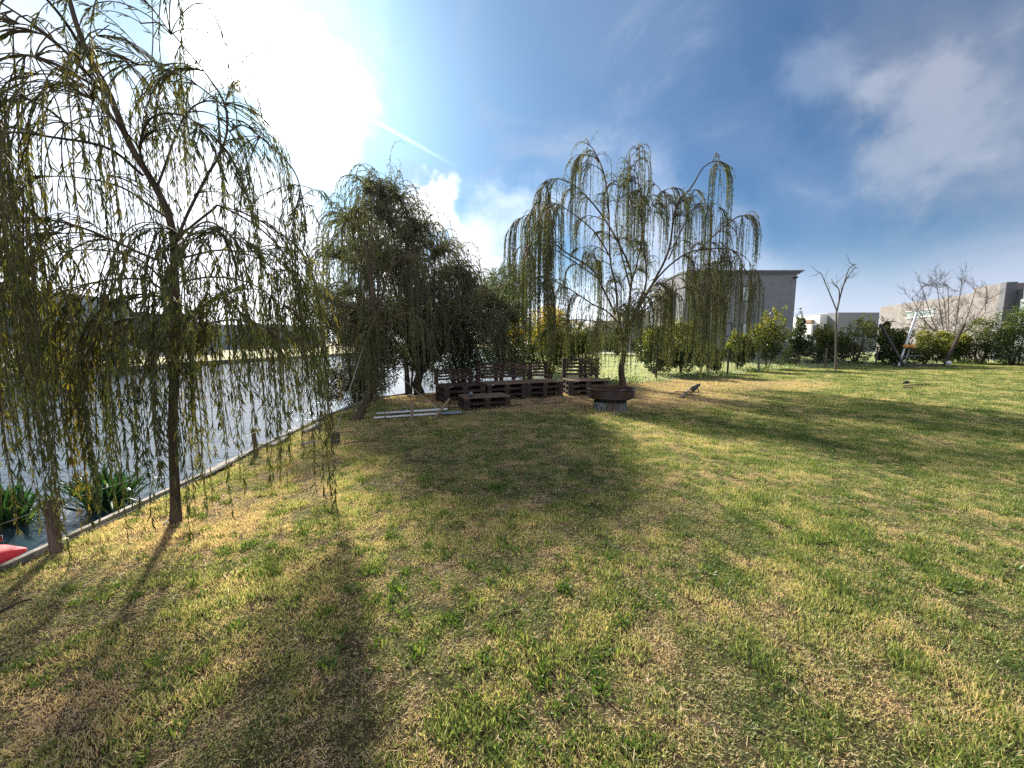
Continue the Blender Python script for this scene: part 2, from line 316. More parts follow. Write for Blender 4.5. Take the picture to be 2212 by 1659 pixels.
def grassmat(name, ground=False, meadow=False):
    m_, t = newmat(name); p = t.pos
    at = t.new('ShaderNodeAttribute', attribute_name='tint').outputs['Fac'] if not ground else .5
    big = t.noise(p, .55, 4, .55); midn = t.noise(p, 2.3, 5, .6); fine = t.noise(p, 14, 4, .6)
    sx = t.new('ShaderNodeSeparateXYZ'); t.put(sx.inputs[0], p)
    # drier towards the shore, greener to the right; brown litter under the trees
    dry = t.m('ADD', t.m('MULTIPLY', big, .65), t.m('MULTIPLY', midn, .92))
    dry = t.m('ADD', dry, t.m('MULTIPLY', t.m('SUBTRACT', fine, .5), .5))
    dry = t.m('ADD', dry, t.sm(sx.outputs[0], -3.5, 5.0, .05, -.17))
    lit = t.vm('MULTIPLY', t.vm('SUBTRACT', p, (1.6, 10.8, 0)), (.21, .40, 0))
    litter = t.sm(t.m('ADD', t.vm('LENGTH', lit), t.m('MULTIPLY', t.m('SUBTRACT', midn, .5), .9)), .75, 1.25, 1, 0)
    lit2 = t.vm('MULTIPLY', t.vm('SUBTRACT', p, (6.2, 13.6, 0)), (.2, .5, 0))
    litter = t.m('MAXIMUM', litter, t.sm(t.m('ADD', t.vm('LENGTH', lit2), t.m('MULTIPLY', t.m('SUBTRACT', midn, .5), .9)), .7, 1.2, .9, 0))
    litter = t.m('MAXIMUM', litter, t.sm(t.m('ADD', t.vm('LENGTH', t.vm('SUBTRACT', p, (-2.6, 3.0, 0))), midn), .7, 1.4, .6, 0))
    dry = t.m('ADD', dry, t.m('MULTIPLY', litter, .55))
    if ground:
        c = t.ramp(dry, [(.5, (.03, .035, .012)), (.8, (.065, .05, .026)), (1.0, (.085, .062, .04))])
        b = t.new('ShaderNodeBsdfPrincipled'); b.inputs['Roughness'].default_value = .95; b.inputs['Specular IOR Level'].default_value = .1
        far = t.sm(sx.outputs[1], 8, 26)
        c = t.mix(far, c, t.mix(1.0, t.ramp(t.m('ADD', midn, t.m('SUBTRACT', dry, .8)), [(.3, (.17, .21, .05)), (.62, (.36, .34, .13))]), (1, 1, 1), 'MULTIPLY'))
        sp = t.m('ADD', t.m('MULTIPLY', t.noise(p, 38, 3, .7), .6), t.m('MULTIPLY', t.noise(p, 9, 4, .7), .5)); c = t.mix(1.0, c, t.ramp(sp, [(.42, (.45, .45, .45)), (.68, (1.5, 1.5, 1.5))]), 'MULTIPLY')
        t.put(b.inputs['Base Color'], c)
        bp = t.new('ShaderNodeBump'); bp.inputs['Strength'].default_value = .8; bp.inputs['Distance'].default_value = .03
        t.put(bp.inputs['Height'], t.noise(p, 45, 5, .7)); t.l.new(bp.outputs[0], b.inputs['Normal'])
        t.l.new(b.outputs[0], t.out.inputs[0]); return m_
    if meadow:
        c = t.ramp(at, [(0, (.20, .24, .12)), (.5, (.34, .37, .24)), (1, (.46, .44, .32))])
    else:
        v = t.m('ADD', dry, t.m('MULTIPLY', t.m('SUBTRACT', at, .5), .9))
        c = t.ramp(v, [(.42, (.085, .135, .035)), (.62, (.245, .285, .085)), (.84, (.49, .43, .22)), (1.0, (.60, .45, .30))])
        c = t.mix(t.m('MULTIPLY', litter, .35), c, (.25, .185, .12))
    b = t.new('ShaderNodeBsdfPrincipled'); t.put(b.inputs['Base Color'], c); b.inputs['Roughness'].default_value = .5; b.inputs['Specular IOR Level'].default_value = .35
    tr = t.new('ShaderNodeBsdfTranslucent'); t.put(tr.inputs[0], t.mix(1.0, c, (1.5, 1.5, .95), 'MULTIPLY'))
    mx = t.new('ShaderNodeMixShader'); mx.inputs[0].default_value = .45; t.l.new(b.outputs[0], mx.inputs[1]); t.l.new(tr.outputs[0], mx.inputs[2])
    t.l.new(mx.outputs[0], t.out.inputs[0]); return m_
M['grass'] = grassmat('grass_blades'); M['lawn'] = grassmat('lawn_ground', ground=True); M['meadow'] = grassmat('meadow_blades', meadow=True)
M['weed'] = leafmat('weed_leaf', [(0, (.05, .10, .025)), (.7, (.11, .18, .045)), (1, (.25, .26, .08))], .45, .4, .4)
M['meadowground'] = surf('meadow_ground', (.22, .26, .14), (.40, .42, .29), 1.3, .95, .5, 30, c3=(.26, .30, .15))
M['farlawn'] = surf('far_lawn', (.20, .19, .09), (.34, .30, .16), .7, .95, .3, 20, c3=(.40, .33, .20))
m_, t = newmat('lake_water'); b = t.new('ShaderNodeBsdfPrincipled'); b.inputs['Base Color'].default_value = (.025, .045, .060, 1)
b.inputs['Roughness'].default_value = .09; b.inputs['IOR'].default_value = 1.33; b.inputs['Specular IOR Level'].default_value = .5
wp = t.vm('MULTIPLY', t.pos, (.75, 1.6, 1)); hgt = t.m('ADD', t.m('MULTIPLY', t.noise(wp, 1.6, 3, .5, .3), 1.2), t.m('MULTIPLY', t.noise(wp, 6.0, 4, .6, .4), .42))
bp = t.new('ShaderNodeBump'); bp.inputs['Strength'].default_value = .38; bp.inputs['Distance'].default_value = .07; t.put(bp.inputs['Height'], hgt)
t.l.new(bp.outputs[0], b.inputs['Normal']); t.l.new(b.outputs[0], t.out.inputs[0]); M['water'] = m_

# ------------------------------------------------------------------ land and water
WZ = -.28
SHORE = np.array([(-2.9, -80), (-3.2, -5), (-3.25, 0), (-3.33, 2.35), (-3.45, 4.2), (-3.62, 6.2), (-3.72, 7.6), (-3.7, 9.0), (-3.55, 10.1), (-3.0, 10.9), (-1.8, 11.7), (-.4, 12.6), (.5, 15), (.9, 20), (1.2, 30), (1.5, 50), (0, 80), (-8, 96)])
def slab(name, poly, mat, z=0.0, depth=1.2, kind='structure'):
    poly = np.asarray(poly, float); n = len(poly)
    import bmesh
    bm = bmesh.new(); top = [bm.verts.new((x, y, z)) for x, y in poly]; f = bm.faces.new(top)
    if f.normal.z < 0 or True:
        bm.normal_update()
        if f.normal.z < 0: f.normal_flip()
    if depth:
        bot = [bm.verts.new((x, y, z-depth)) for x, y in poly]
        for i in range(n): bm.faces.new((top[i], top[(i+1) % n], bot[(i+1) % n], bot[i]))
    bmesh.ops.triangulate(bm, faces=[f]); bmesh.ops.recalc_face_normals(bm, faces=bm.faces[:])
    me = bpy.data.meshes.new(name); bm.to_mesh(me); bm.free(); me.materials.append(mat)
    o = bpy.data.objects.new(name, me); COL.objects.link(o); o['kind'] = kind; return o
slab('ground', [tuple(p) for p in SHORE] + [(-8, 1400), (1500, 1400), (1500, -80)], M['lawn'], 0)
FARB = [(-26, -80), (-27.5, 8), (-27.5, 14), (-26, 19.5), (-23.5, 22), (-23.2, 25), (-24, 29), (-22.5, 41), (-20, 70), (-14, 90), (-8.01, 96)]
slab('far_ground', FARB + [(-8.01, 1400), (-1500, 1400), (-1500, -80)], M['farlawn'], 0.0)
slab('lake_water', [(-1500, -80), (1500, -80), (1500, 1400), (-1500, 1400)], M['water'], WZ, 0)
BND = np.array([(4.3, 13.9), (9.6, 17.3), (15.4, 21.7), (24, 24.6), (36, 27.4), (90, 40)])
slab('meadow', [(.9, 14.6), (2.2, 13.6)] + [tuple(p) for p in BND] + [(90, 120), (1.6, 120), (1.55, 50), (1.25, 30), (.95, 20)], M['meadowground'], .004, 0)
# timber edging of the bank
mb = MB(); S = SHORE[2:10]
for i in range(len(S)-1):
    a, b2 = np.array([*S[i], -.03]), np.array([*S[i+1], -.03]); mb.bar(a+(b2-a)*.004, b2-(b2-a)*.004, .05, .16, tint=.5)
for k, (f, l) in enumerate([((.2), .5), (.45, .4), (.62, .6)]):
    p = np.array([-3.42, 3.1+f*5, .03]); mb.bar(p, p+np.array([-.02, l, .02]), .09, .04)
tag(mb.build('timber_edging', M['edge'], None, bevel=.006), 'pale weathered board edging along the lake bank beside the lawn', 'edging')
mb = MB()
for i in range(2, len(FARB)-2):
    a, b2 = np.array([*FARB[i], -.1]), np.array([*FARB[i+1], -.1]); d = nz(b2-a); mb.bar(a+d*.01+(.1, 0, 0), b2-d*.01+(.1, 0, 0), .1, .24)
tag(mb.build('far_edging', M['edge'], None), 'pale low edging along the opposite bank of the lake', 'edging')

# ------------------------------------------------------------------ grass (stuff)
def tuft(name, nb, rad, hmin, hmax, wmin, wmax, mat, lean=.8, tmean=.5, tsd=.25):
    mb = MB(); r = rad*np.sqrt(rng.random(nb)); a = rng.random(nb)*6.283
    P = np.stack([r*np.cos(a), r*np.sin(a), np.full(nb, -.004)], 1)
    D = nz(np.stack([rng.normal(size=nb)*lean, rng.normal(size=nb)*lean, np.ones(nb)], 1))
    mb.leaf(P, D, rng.uniform(hmin, hmax, nb), rng.uniform(wmin, wmax, nb), np.clip(rng.normal(tmean, tsd, nb), 0, 1), 0, hi=True, bend=.16)
    V = np.concatenate(mb.V); me_o = mb.build(name, mat); COL.objects.unlink(me_o); return me_o
def scatter(name, pts, scl, srcs, label=None, minz=1.0):
    me = bpy.data.meshes.new(name); me.from_pydata([tuple(p) for p in pts], [], [])
    at = me.attributes.new('scl', 'FLOAT_VECTOR', 'POINT'); at.data.foreach_set('vector', np.asarray(scl, np.float32).ravel())
    o = bpy.data.objects.new(name, me); COL.objects.link(o); o['kind'] = 'stuff'
    ng = bpy.data.node_groups.new(name+'_nodes', 'GeometryNodeTree')
    ng.interface.new_socket('Geometry', in_out='INPUT', socket_type='NodeSocketGeometry'); ng.interface.new_socket('Geometry', in_out='OUTPUT', socket_type='NodeSocketGeometry')
    g = NT(ng); i_ = g.new('NodeGroupInput'); o_ = g.new('NodeGroupOutput'); ip = g.new('GeometryNodeInstanceOnPoints')
    jn = g.new('GeometryNodeJoinGeometry')
    for s_ in srcs:
        oi = g.new('GeometryNodeObjectInfo'); oi.inputs['Object'].default_value = s_; oi.inputs['As Instance'].default_value = True
        g.l.new(oi.outputs['Geometry'], jn.inputs[0])
    g.l.new(i_.outputs[0], ip.inputs['Points']); g.l.new(jn.outputs[0], ip.inputs['Instance']); ip.inputs['Pick Instance'].default_value = True
    ri = g.new('FunctionNodeRandomValue', data_type='INT'); ri.inputs[4].default_value = 0; ri.inputs[5].default_value = len(srcs)-1; g.l.new(ri.outputs[2], ip.inputs['Instance Index'])
    rv = g.new('FunctionNodeRandomValue', data_type='FLOAT_VECTOR'); rv.inputs[0].default_value = (-.06, -.06, 0); rv.inputs[1].default_value = (.06, .06, 6.283); g.l.new(rv.outputs[0], ip.inputs['Rotation'])
    na = g.new('GeometryNodeInputNamedAttribute', data_type='FLOAT_VECTOR'); na.inputs[0].default_value = 'scl'; g.l.new(na.outputs[0], ip.inputs['Scale'])
    g.l.new(ip.outputs[0], o_.inputs[0])
    md = o.modifiers.new('scatter', 'NODES'); md.node_group = ng; return o
shx = lambda y: np.interp(y, SHORE[:, 1], SHORE[:, 0])
bndy = lambda x: np.interp(x, [-10, -3, .4, 2.2]+list(BND[:, 0]), [10.6, 10.6, 12.4, 13.3]+list(BND[:, 1]))
from mathutils import noise as mn
T_ = [tuft('tuft', nb, .085, h0, h1, .0015, w1, M['grass'], ln, tm, .22) for nb, h0, h1, w1, ln, tm in
      ((300, .010, .030, .0038, .9, .7), (230, .016, .042, .0042, .6, .35), (340, .008, .024, .0034, 1.2, .85), (190, .02, .052, .0048, .5, .25), (260, .012, .034, .004, .8, .5), (110, .015, .04, .0042, .7, .55))]
pts, scl = [], []
Y = .55
while Y < 34:
    sp = max(.088, .017*Y); xs = np.arange(-1.5*Y-1.6, 1.5*Y+1.6, sp); xs = xs+rng.uniform(-.5, .5, len(xs))*sp; ys = Y+rng.uniform(-.5, .5, len(xs))*sp
    ok = (xs > shx(ys)+.01) & (ys < bndy(xs)-.05) & ~((xs < .6) & (ys > 10.9))
    xs, ys = xs[ok], ys[ok]; k = sp/.088
    pts.append(np.stack([xs, ys, np.zeros(len(xs))], 1)); h_ = rng.uniform(.6, .95, len(xs))*min(k, 1.7)*np.array([max(.55, 1+1.2*mn.noise(Vector((x_*4.5, y_*4.5, .5)))+.7*mn.noise(Vector((x_*1.3, y_*1.3, 5.5)))) for x_, y_ in zip(xs, ys)])
    scl.append(np.stack([np.full(len(xs), k), np.full(len(xs), k), h_], 1)); Y += sp
pts = np.concatenate(pts); scl = np.concatenate(scl); print('grass tufts', len(pts))
tag(scatter('grass', pts, scl, T_), 'short mown lawn grass, part green and part dry straw', None)
# broad-bladed weeds and longer grass
W_ = [tuft('weed', 26, .05, .035, .085, .006, .012, M['weed'], .55, .5, .3) for _ in range(4)]
n = 3600; yy = .6+10*rng.random(n)**1.5; xx = (rng.random(n)*2-1)*(1.45*yy+1)
from mathutils import noise as mn
mask = np.array([mn.noise(Vector((x*1.1, y*1.1, 3.3)))*1.0+mn.noise(Vector((x*.4, y*.4, 8.3))) + .055*x for x, y in zip(xx, yy)])
ok = (mask+rng.normal(size=n)*.12 > .12) & (xx > shx(yy)+.1) & (yy < bndy(xx)-1.5)
P = np.stack([xx[ok], yy[ok], np.zeros(ok.sum())], 1); s_ = rng.uniform(.4, .95, ok.sum())
tag(scatter('weeds', P, np.stack([s_, s_, s_*.85], 1), W_), 'broad bright green weed leaves scattered through the lawn', None)
# straw coloured clippings lying on the grass
D_ = [tuft('clipping', 4, .06, .02, .07, .0015, .0035, M['grass'], 5.0, 1.0, .1) for _ in range(3)]
n = 2600; yy = .6+11*rng.random(n)**1.3; xx = (rng.random(n)*2-1)*(1.45*yy+1); ok = (xx > shx(yy)+.1) & (yy < bndy(xx)-1)
P = np.stack([xx[ok], yy[ok], np.full(ok.sum(), .022)], 1); s_ = rng.uniform(.6, 1.2, ok.sum())
tag(scatter('dry_clippings', P, np.stack([s_, s_, s_], 1), D_), 'pale dry clippings and fallen willow leaves on the lawn', None)
# meadow beyond the fence
MT = [tuft('meadow_tuft', 60, .3, .06, .22, .008, .018, M['meadow'], .5) for _ in range(3)]
n = 5200; yy = 13.5+30*rng.random(n)**1.4; xx = 1.8+rng.random(n)*(1.5*yy); ok = (yy > bndy(xx)+.1)
P = np.stack([xx[ok], yy[ok], np.zeros(ok.sum())], 1); s_ = rng.uniform(.6, 1.2, ok.sum())*(.6+.03*yy[ok])
tag(scatter('meadow_grass', P, np.stack([s_, s_, s_*.7], 1), MT), 'pale frosty long grass beyond the wire fence', None)

# ------------------------------------------------------------------ tree builders
def hang(P0, D0, L, steps=22, g=2.2, wob=.10, curl=0.0):
    """drooping shoots: start along D0, bend down, then hang"""
    n = len(P0); L = np.broadcast_to(L, (n,)).astype(float); ds = (L/(steps-1))[:, None]
    P = np.zeros((n, steps, 3)); P[:, 0] = P0; d = nz(D0); ph = rng.random((n, 3))*6.28; fr = rng.uniform(1.5, 4, (n, 3))
    for k in range(1, steps):
        s_ = ds*k; wv = np.sin(ph+fr*s_*3)*wob + (np.sin(ph*2+fr*s_*11)*curl if curl else 0); wv[:, 2] *= .3
        d = nz(d+np.array([0, 0, -1.])*g*ds*(.6+s_)+wv*.35)
        P[:, k] = P[:, k-1]+d*ds
    return P
def strand_leaves(mb, P, spacing, ll, lw, tlo, thi, mat=1, hi=False, start=.12, spread=.55, zmin=None):
    n, k, _ = P.shape; seg = np.linalg.norm(np.diff(P, axis=1), axis=2); L = seg.sum(1)
    cnt = np.maximum(2, (L/spacing).astype(int)); idx = np.repeat(np.arange(n), cnt)
    f = start+(1-start)*rng.random(len(idx)); fk = f*(k-1); i0 = np.minimum(fk.astype(int), k-2); fr = (fk-i0)[:, None]
    pos = P[idx, i0]*(1-fr)+P[idx, i0+1]*fr; tan = nz(P[idx, i0+1]-P[idx, i0])
    D = tan*.75+rng.normal(size=pos.shape)*spread*.6+np.array([0, 0, -.55])
    tn = np.clip(tlo[idx]+rng.normal(size=len(idx))*.14, 0, 1) if np.ndim(tlo) else np.clip(rng.uniform(tlo, thi, len(idx)), 0, 1)
    mb.leaf(pos, D, ll*rng.uniform(.6, 1.15, len(idx)), lw*rng.uniform(.7, 1.1, len(idx)), tn, mat, hi=hi, bend=.12)
def willow(name, base, trunk, limbs, label, leafm, bark, nper, zbot, leaf, spacing, twr, arc=(.3, .8), trunk_r=.05, hi=False, curl=0, cluster=5, wob=.1, group=None, g=2.2, topup=.3, limb_r=.5, drop=None, barkmat2=None, rope=.6, lscale=1.0, outw=1.0, ropes=(), side=None):
    root = thing(name, base, label, 'tree', group)
    mt = MB(); tr = spline(trunk, 30); f = np.linspace(0, 1, 30)
    R = trunk_r*(1-.6*f)*(1+.5*np.exp(-f*25)); tr = tr+np.stack([np.sin(f*19)*.12, np.cos(f*23)*.12, 0*f], 1)*trunk_r*(f > .03)[:, None]
    mt.tube(tr, R, 12)
    mc = MB(); P0s, D0s, Ls, Ts = [], [], [], []
    alll = [(spline(l[0] if isinstance(l, tuple) else l, 26), (l[1] if isinstance(l, tuple) else limb_r)*trunk_r, (l[2] if isinstance(l, tuple) and len(l) > 2 else zbot), (l[3] if isinstance(l, tuple) and len(l) > 3 else 1.0)) for l in limbs]
    if side:
        ext = []
        for (lp, r0, zb, dens) in alll:
            seg = np.linalg.norm(np.diff(lp, axis=0), axis=1).sum(); k_ = max(1, int(seg*side[0]))
            ii = (rng.uniform(.25, .97, k_)*25).astype(int); ii = np.minimum(ii, 24); az = rng.random(k_)*6.283
            D_ = nz(lp[ii+1]-lp[ii])*.7+np.stack([np.cos(az), np.sin(az), rng.uniform(.0, .75, k_)], 1)*rng.uniform(.5, 1.0, (k_, 1))
            L_ = rng.uniform(side[1], side[2], k_); Q = hang(lp[ii], D_, L_, 9, side[3], .1)
            for q in Q: ext.append((spline(q, 26), r0*.38, (max(.3, zb[0]-.5), max(zb[0]+.3, zb[1]-.1)), dens*.95))
        alll = [(a, b, c, d*.45) for a, b, c, d in alll]+ext
    for (lp, r0, zb, dens) in alll:
        r0 *= lscale; mt.tube(lp+np.sin(np.linspace(0, 9, 26))[:, None]*rng.normal(size=3)*r0*.8, r0*(1-.85*np.linspace(0, 1, 26))+.003, 6)
        seg = np.linalg.norm(np.diff(lp, axis=0), axis=1).sum(); nc = max(3, int(seg*nper*dens/cluster))
        for c in range(nc):
            f_ = .12+.88*rng.random()**.8; i = min(24, int(f_*25)); p = lp[i]+(lp[i+1]-lp[i])*rng.random(); tg = nz(lp[i+1]-lp[i])
            az = rng.random()*6.283; out_ = np.array([math.cos(az), math.sin(az), 0]); up0 = rng.uniform(.3, 1.8); tg0 = rng.uniform(.2, .9); ou0 = rng.uniform(.25, 1.)*outw; sc_ = .10 if rng.random() < rope else .3; cl_t = np.clip(rng.normal(.45, .22), 0, 1)
            zt = rng.uniform(*zb); m_n = max(1, int(rng.normal(cluster, cluster*.4)))
            for q in range(m_n):
                zq = zt+abs(rng.normal())*.35*(zb[1]-zb[0]+.3)
                Lq = max(.25, p[2]-zq)+rng.uniform(*arc)*.6
                if drop: Lq = min(Lq, rng.uniform(*drop))
                P0s.append(p); D0s.append(tg*tg0+out_*ou0+rng.normal(size=3)*sc_+np.array([0, 0, topup*up0])); Ls.append(Lq); Ts.append(cl_t)
    for (p, zb, m_n) in ropes:
        for q in range(m_n): P0s.append(p+rng.normal(size=3)*(.03, .03, .10)); D0s.append(np.array([0, 0, -.4])+rng.normal(size=3)*.25); Ls.append(max(.3, (p[2]-zb)*(1-.55*rng.random()**2))); Ts.append(.42)
    P0, D0, L, T = map(np.array, (P0s, D0s, Ls, Ts)); P = hang(P0, D0, L, 24, g, wob, curl)
    P[..., 2] = np.maximum(P[..., 2], .03)
    mc.tubes(P, np.minimum(.004+.0012*L, .009)*twr, .0012*twr, 0, .5)
    strand_leaves(mc, P, spacing, leaf[0], leaf[1], T, T, 1, hi, start=.10)
    mt.build('trunk', barkmat2 or M[bark], root, smooth=True); mc.build('crown', [M['twig'], leafm], root); return root

# near left willow (4 m from the camera)
def tr(pts, Y0, dY=0.0):
    return [A(u, v, Y0+dY*i/(len(pts)-1)) for i, (u, v) in enumerate(pts)]
b0 = G(378, 1130)
YW = b0[1]
trunk = [b0-(0, 0, .06)] + tr([(377, 1050), (374, 900), (380, 720), (377, 600), (371, 491), (338, 407), (280, 309), (236, 204), (196, 131), (171, 65), (140, -40)], YW)
limbs = [
    (tr([(374, 545), (396, 470), (440, 382), (473, 335), (495, 284), (491, 225), (455, 171), (400, 109), (345, 52), (300, 50)], YW, .3), .30, (2.3, 3.5), 4.5),
    (tr([(495, 284), (527, 271), (582, 313), (636, 371), (655, 440), (664, 505)], YW+.15, .2), .16, (1.9, 2.6), .25),
    (tr([(236, 204), (150, 120), (60, 45), (-60, -40)], YW, -.3), .35, (.8, 2.9), .9),
    (tr([(310, 380), (236, 322), (120, 296), (0, 287), (-120, 330)], YW, -.5), .3, (.1, 1.8), 1.1),
    (tr([(345, 560), (313, 552), (175, 491), (55, 473), (-40, 490), (-100, 540)], YW, -.2), .3, (.1, 1.2), 1.1),
    (tr([(375, 520), (455, 455), (480, 447), (567, 498), (625, 567), (655, 640)], YW, .5), .26, (.3, 1.2), 1.3),
    (tr([(371, 640), (320, 606), (258, 604), (172, 617), (90, 650)], YW, -.2), .22, (.1, .8), 1.5),
    (tr([(380, 610), (451, 596), (537, 613), (600, 650), (650, 690)], YW, .4), .2, (.3, 1.1), 1.5),
    (tr([(372, 745), (310, 712), (258, 708), (200, 730), (150, 760)], YW, .4), .2, (.3, 1.0), .9),
    (tr([(380, 730), (430, 705), (500, 690), (560, 700), (600, 730)], YW, -.3), .2, (.3, 1.2), 1.0),
    (tr([(338, 407), (400, 250), (470, 220), (540, 260)], YW, .9), .22, (1.6, 3.1), .9),
    (tr([(300, 340), (200, 200), (100, 160), (0, 180)], YW, .8), .26, (.8, 2.6), .8),
    (tr([(196, 131), (120, 20), (20, -60), (-120, -60)], YW, -.7), .3, (.4, 2.5), 1.2),
    (tr([(338, 407), (300, 330), (330, 260), (400, 250), (450, 300)], YW, -.6), .22, (1.4, 3.0), .8),
    (tr([(360, 470), (250, 400), (130, 380), (20, 400)], YW, .7), .22, (.3, 1.6), 1.1),
    (tr([(377, 600), (400, 520), (440, 480), (490, 500), (540, 560)], YW, -.5), .2, (.5, 1.6), 1.0),
    (tr([(378, 580), (376, 540), (390, 500), (400, 560)], YW, -.3), .15, (.15, .9), 2.2),
    (tr([(380, 640), (300, 560), (180, 540), (60, 570), (-60, 640)], YW, .9), .22, (.1, .8), 1.5),
    (tr([(378, 560), (480, 540), (560, 560), (620, 610)], YW, .9), .2, (.3, 1.1), 1.3),
    (tr([(376, 700), (374, 660), (364, 640), (352, 690)], YW, -.25), .15, (.1, .6), 2.4),
    (tr([(236, 204), (60, 120), (-60, 160), (-160, 260)], YW, .2), .3, (.2, 2.2), 1.3),
]
trunk_w = willow('weeping_willow', b0, trunk, limbs, 'tall weeping willow with slim reddish trunk standing on the lake bank', M['willow'], 'bark', 10, (.25, 1.4), (.088, .0085), .025, .8,
       arc=(.2, .7), trunk_r=.034, hi=True, cluster=5, g=4.2, topup=.12, outw=.75, lscale=.8, side=(.8, .3, .7, 1.6),
       ropes=[(A(u, v, YW+o), A(u, w_, YW+o)[2], n_) for u, v, w_, o, n_ in [(243, 600, 1150, -.25, 9), (30, 420, 1130, -.5, 14), (60, 560, 1170, -.6, 10), (369, 620, 1030, -.25, 14), (385, 660, 940, -.2, 8), (430, 600, 860, .3, 10),
              (350, 520, 900, .2, 8), (597, 640, 1090, .3, 8), (510, 640, 920, .2, 9), (570, 620, 880, .5, 8), (150, 640, 1000, .2, 8), (300, 560, 860, .3, 8), (120, 700, 1120, -.5, 7), (480, 560, 800, -.2, 7), (655, 440, 640, .3, 4), (535, 350, 620, .2, 3)]])
# a single long rope of leaves hanging to the right of the trunk belongs to the same tree
# central willow
b1 = G(1345, 837); Y1 = b1[1]
def T1(pts, o0=0, o1=0): return tr(pts, Y1+o0, o1)
limbs = [
    (T1([(1354, 710), (1361, 640), (1361, 580), (1312, 482), (1264, 420), (1218, 389), (1180, 392), (1170, 410)], 0, .8), .5, (2.6, 5.4), .9),
    (T1([(1347, 740), (1333, 677), (1330, 621), (1319, 560), (1316, 448), (1305, 378), (1285, 335), (1270, 312)], 0, -.6), .5, (4.4, 7.0), .9),
    (T1([(1354, 710), (1392, 621), (1394, 560), (1388, 500), (1385, 430), (1375, 380), (1359, 357)], 0, .8), .45, (4.0, 6.3), .9),
    (T1([(1360, 700), (1410, 610), (1444, 540), (1461, 448), (1496, 402), (1520, 361), (1550, 349), (1575, 362)], 0, -1.0), .5, (3.6, 6.3), .8),
    (T1([(1365, 690), (1420, 600), (1475, 552), (1524, 540), (1583, 541), (1604, 569), (1612, 590)], 0, -.5), .42, (1.4, 3.2), .8),
    (T1([(1500, 548), (1540, 510), (1566, 489), (1600, 467), (1630, 480), (1642, 505)], -.3, -.6), .26, (2.6, 3.9), .9),
    (T1([(1330, 680), (1300, 620), (1277, 580), (1212, 538), (1170, 490), (1150, 462), (1138, 470)], 0, .5), .42, (1.5, 3.6), 1.1),
    (T1([(1290, 600), (1230, 560), (1190, 535), (1150, 528), (1132, 540)], .2, -.8), .26, (1.2, 2.6), 1.1),
    (T1([(1340, 700), (1310, 670), (1277, 656), (1222, 621), (1173, 597), (1150, 605)], 0, -1.2), .34, (.8, 2.0), 1.2),
    (T1([(1350, 730), (1385, 680), (1430, 640), (1490, 620), (1530, 640)], 0, -1.6), .36, (.25, 1.6), 1.1),
    (T1([(1350, 720), (1400, 650), (1450, 600), (1500, 590), (1545, 610)], 0, 1.4), .36, (.25, 1.6), 1.0),
    (T1([(1361, 620), (1380, 540), (1400, 470), (1420, 420), (1440, 410)], 0, 1.6), .34, (3.2, 5.6), 1.0),
    (T1([(1361, 620), (1340, 540), (1330, 470), (1340, 420), (1350, 410)], 0, 1.4), .34, (3.2, 5.6), 1.0),
    (T1([(1320, 560), (1280, 500), (1240, 460), (1200, 440), (1180, 455)], 0, -1.2), .3, (1.9, 3.8), 1.0),
    (T1([(1444, 560), (1480, 480), (1510, 440), (1540, 440)], 0, 1.0), .3, (2.0, 4.2), 1.0),
    (T1([(1340, 720), (1300, 700), (1250, 690), (1215, 700)], 0, -1.6), .28, (.75, 1.5), 1.4),
    (T1([(1345, 700), (1370, 660), (1400, 640), (1425, 650)], 0, -1.6), .28, (.6, 1.8), 1.6),
    (T1([(1347, 760), (1335, 720), (1320, 700), (1300, 710)], 0, -.5), .2, (.3, 1.4), 1.5),
]
willow('weeping_willow', b1, [b1-(0, 0, .08)]+T1([(1343, 800), (1347, 753), (1354, 708), (1361, 640)]), limbs,
       'broad weeping willow behind the rusty fire bowl, crown open to the sky', M['willow2'], 'bark', 30, (.4, 2), (.095, .0145), .030, 1.2, topup=.0, side=(1.2, .5, 1.25, .9), arc=(.1, .5), trunk_r=.115, cluster=6, g=5.0, limb_r=.4, lscale=.66, outw=.55,
       ropes=[(A(u, v, Y1+o), A(u, w_, Y1+o)[2], n_) for u, v, w_, o, n_ in [(1572, 560, 690, -.8, 20), (1577, 545, 640, -.8, 14), (1597, 590, 800, -.9, 12), (1622, 600, 795, -1.0, 12), (1638, 600, 790, -1.1, 12), (1555, 560, 812, -.7, 10), (1145, 540, 690, -.4, 7),
              (1172, 600, 730, -.8, 7), (1222, 610, 790, -1, 9), (1260, 640, 800, -1.2, 9), (1298, 660, 780, -1, 7), (1190, 480, 700, 0, 7), (1500, 560, 810, -.5, 12), (1530, 560, 800, .2, 10), (1460, 620, 815, -1.3, 10), (1420, 640, 810, -1.5, 10), (1347, 700, 800, -.6, 8)]])
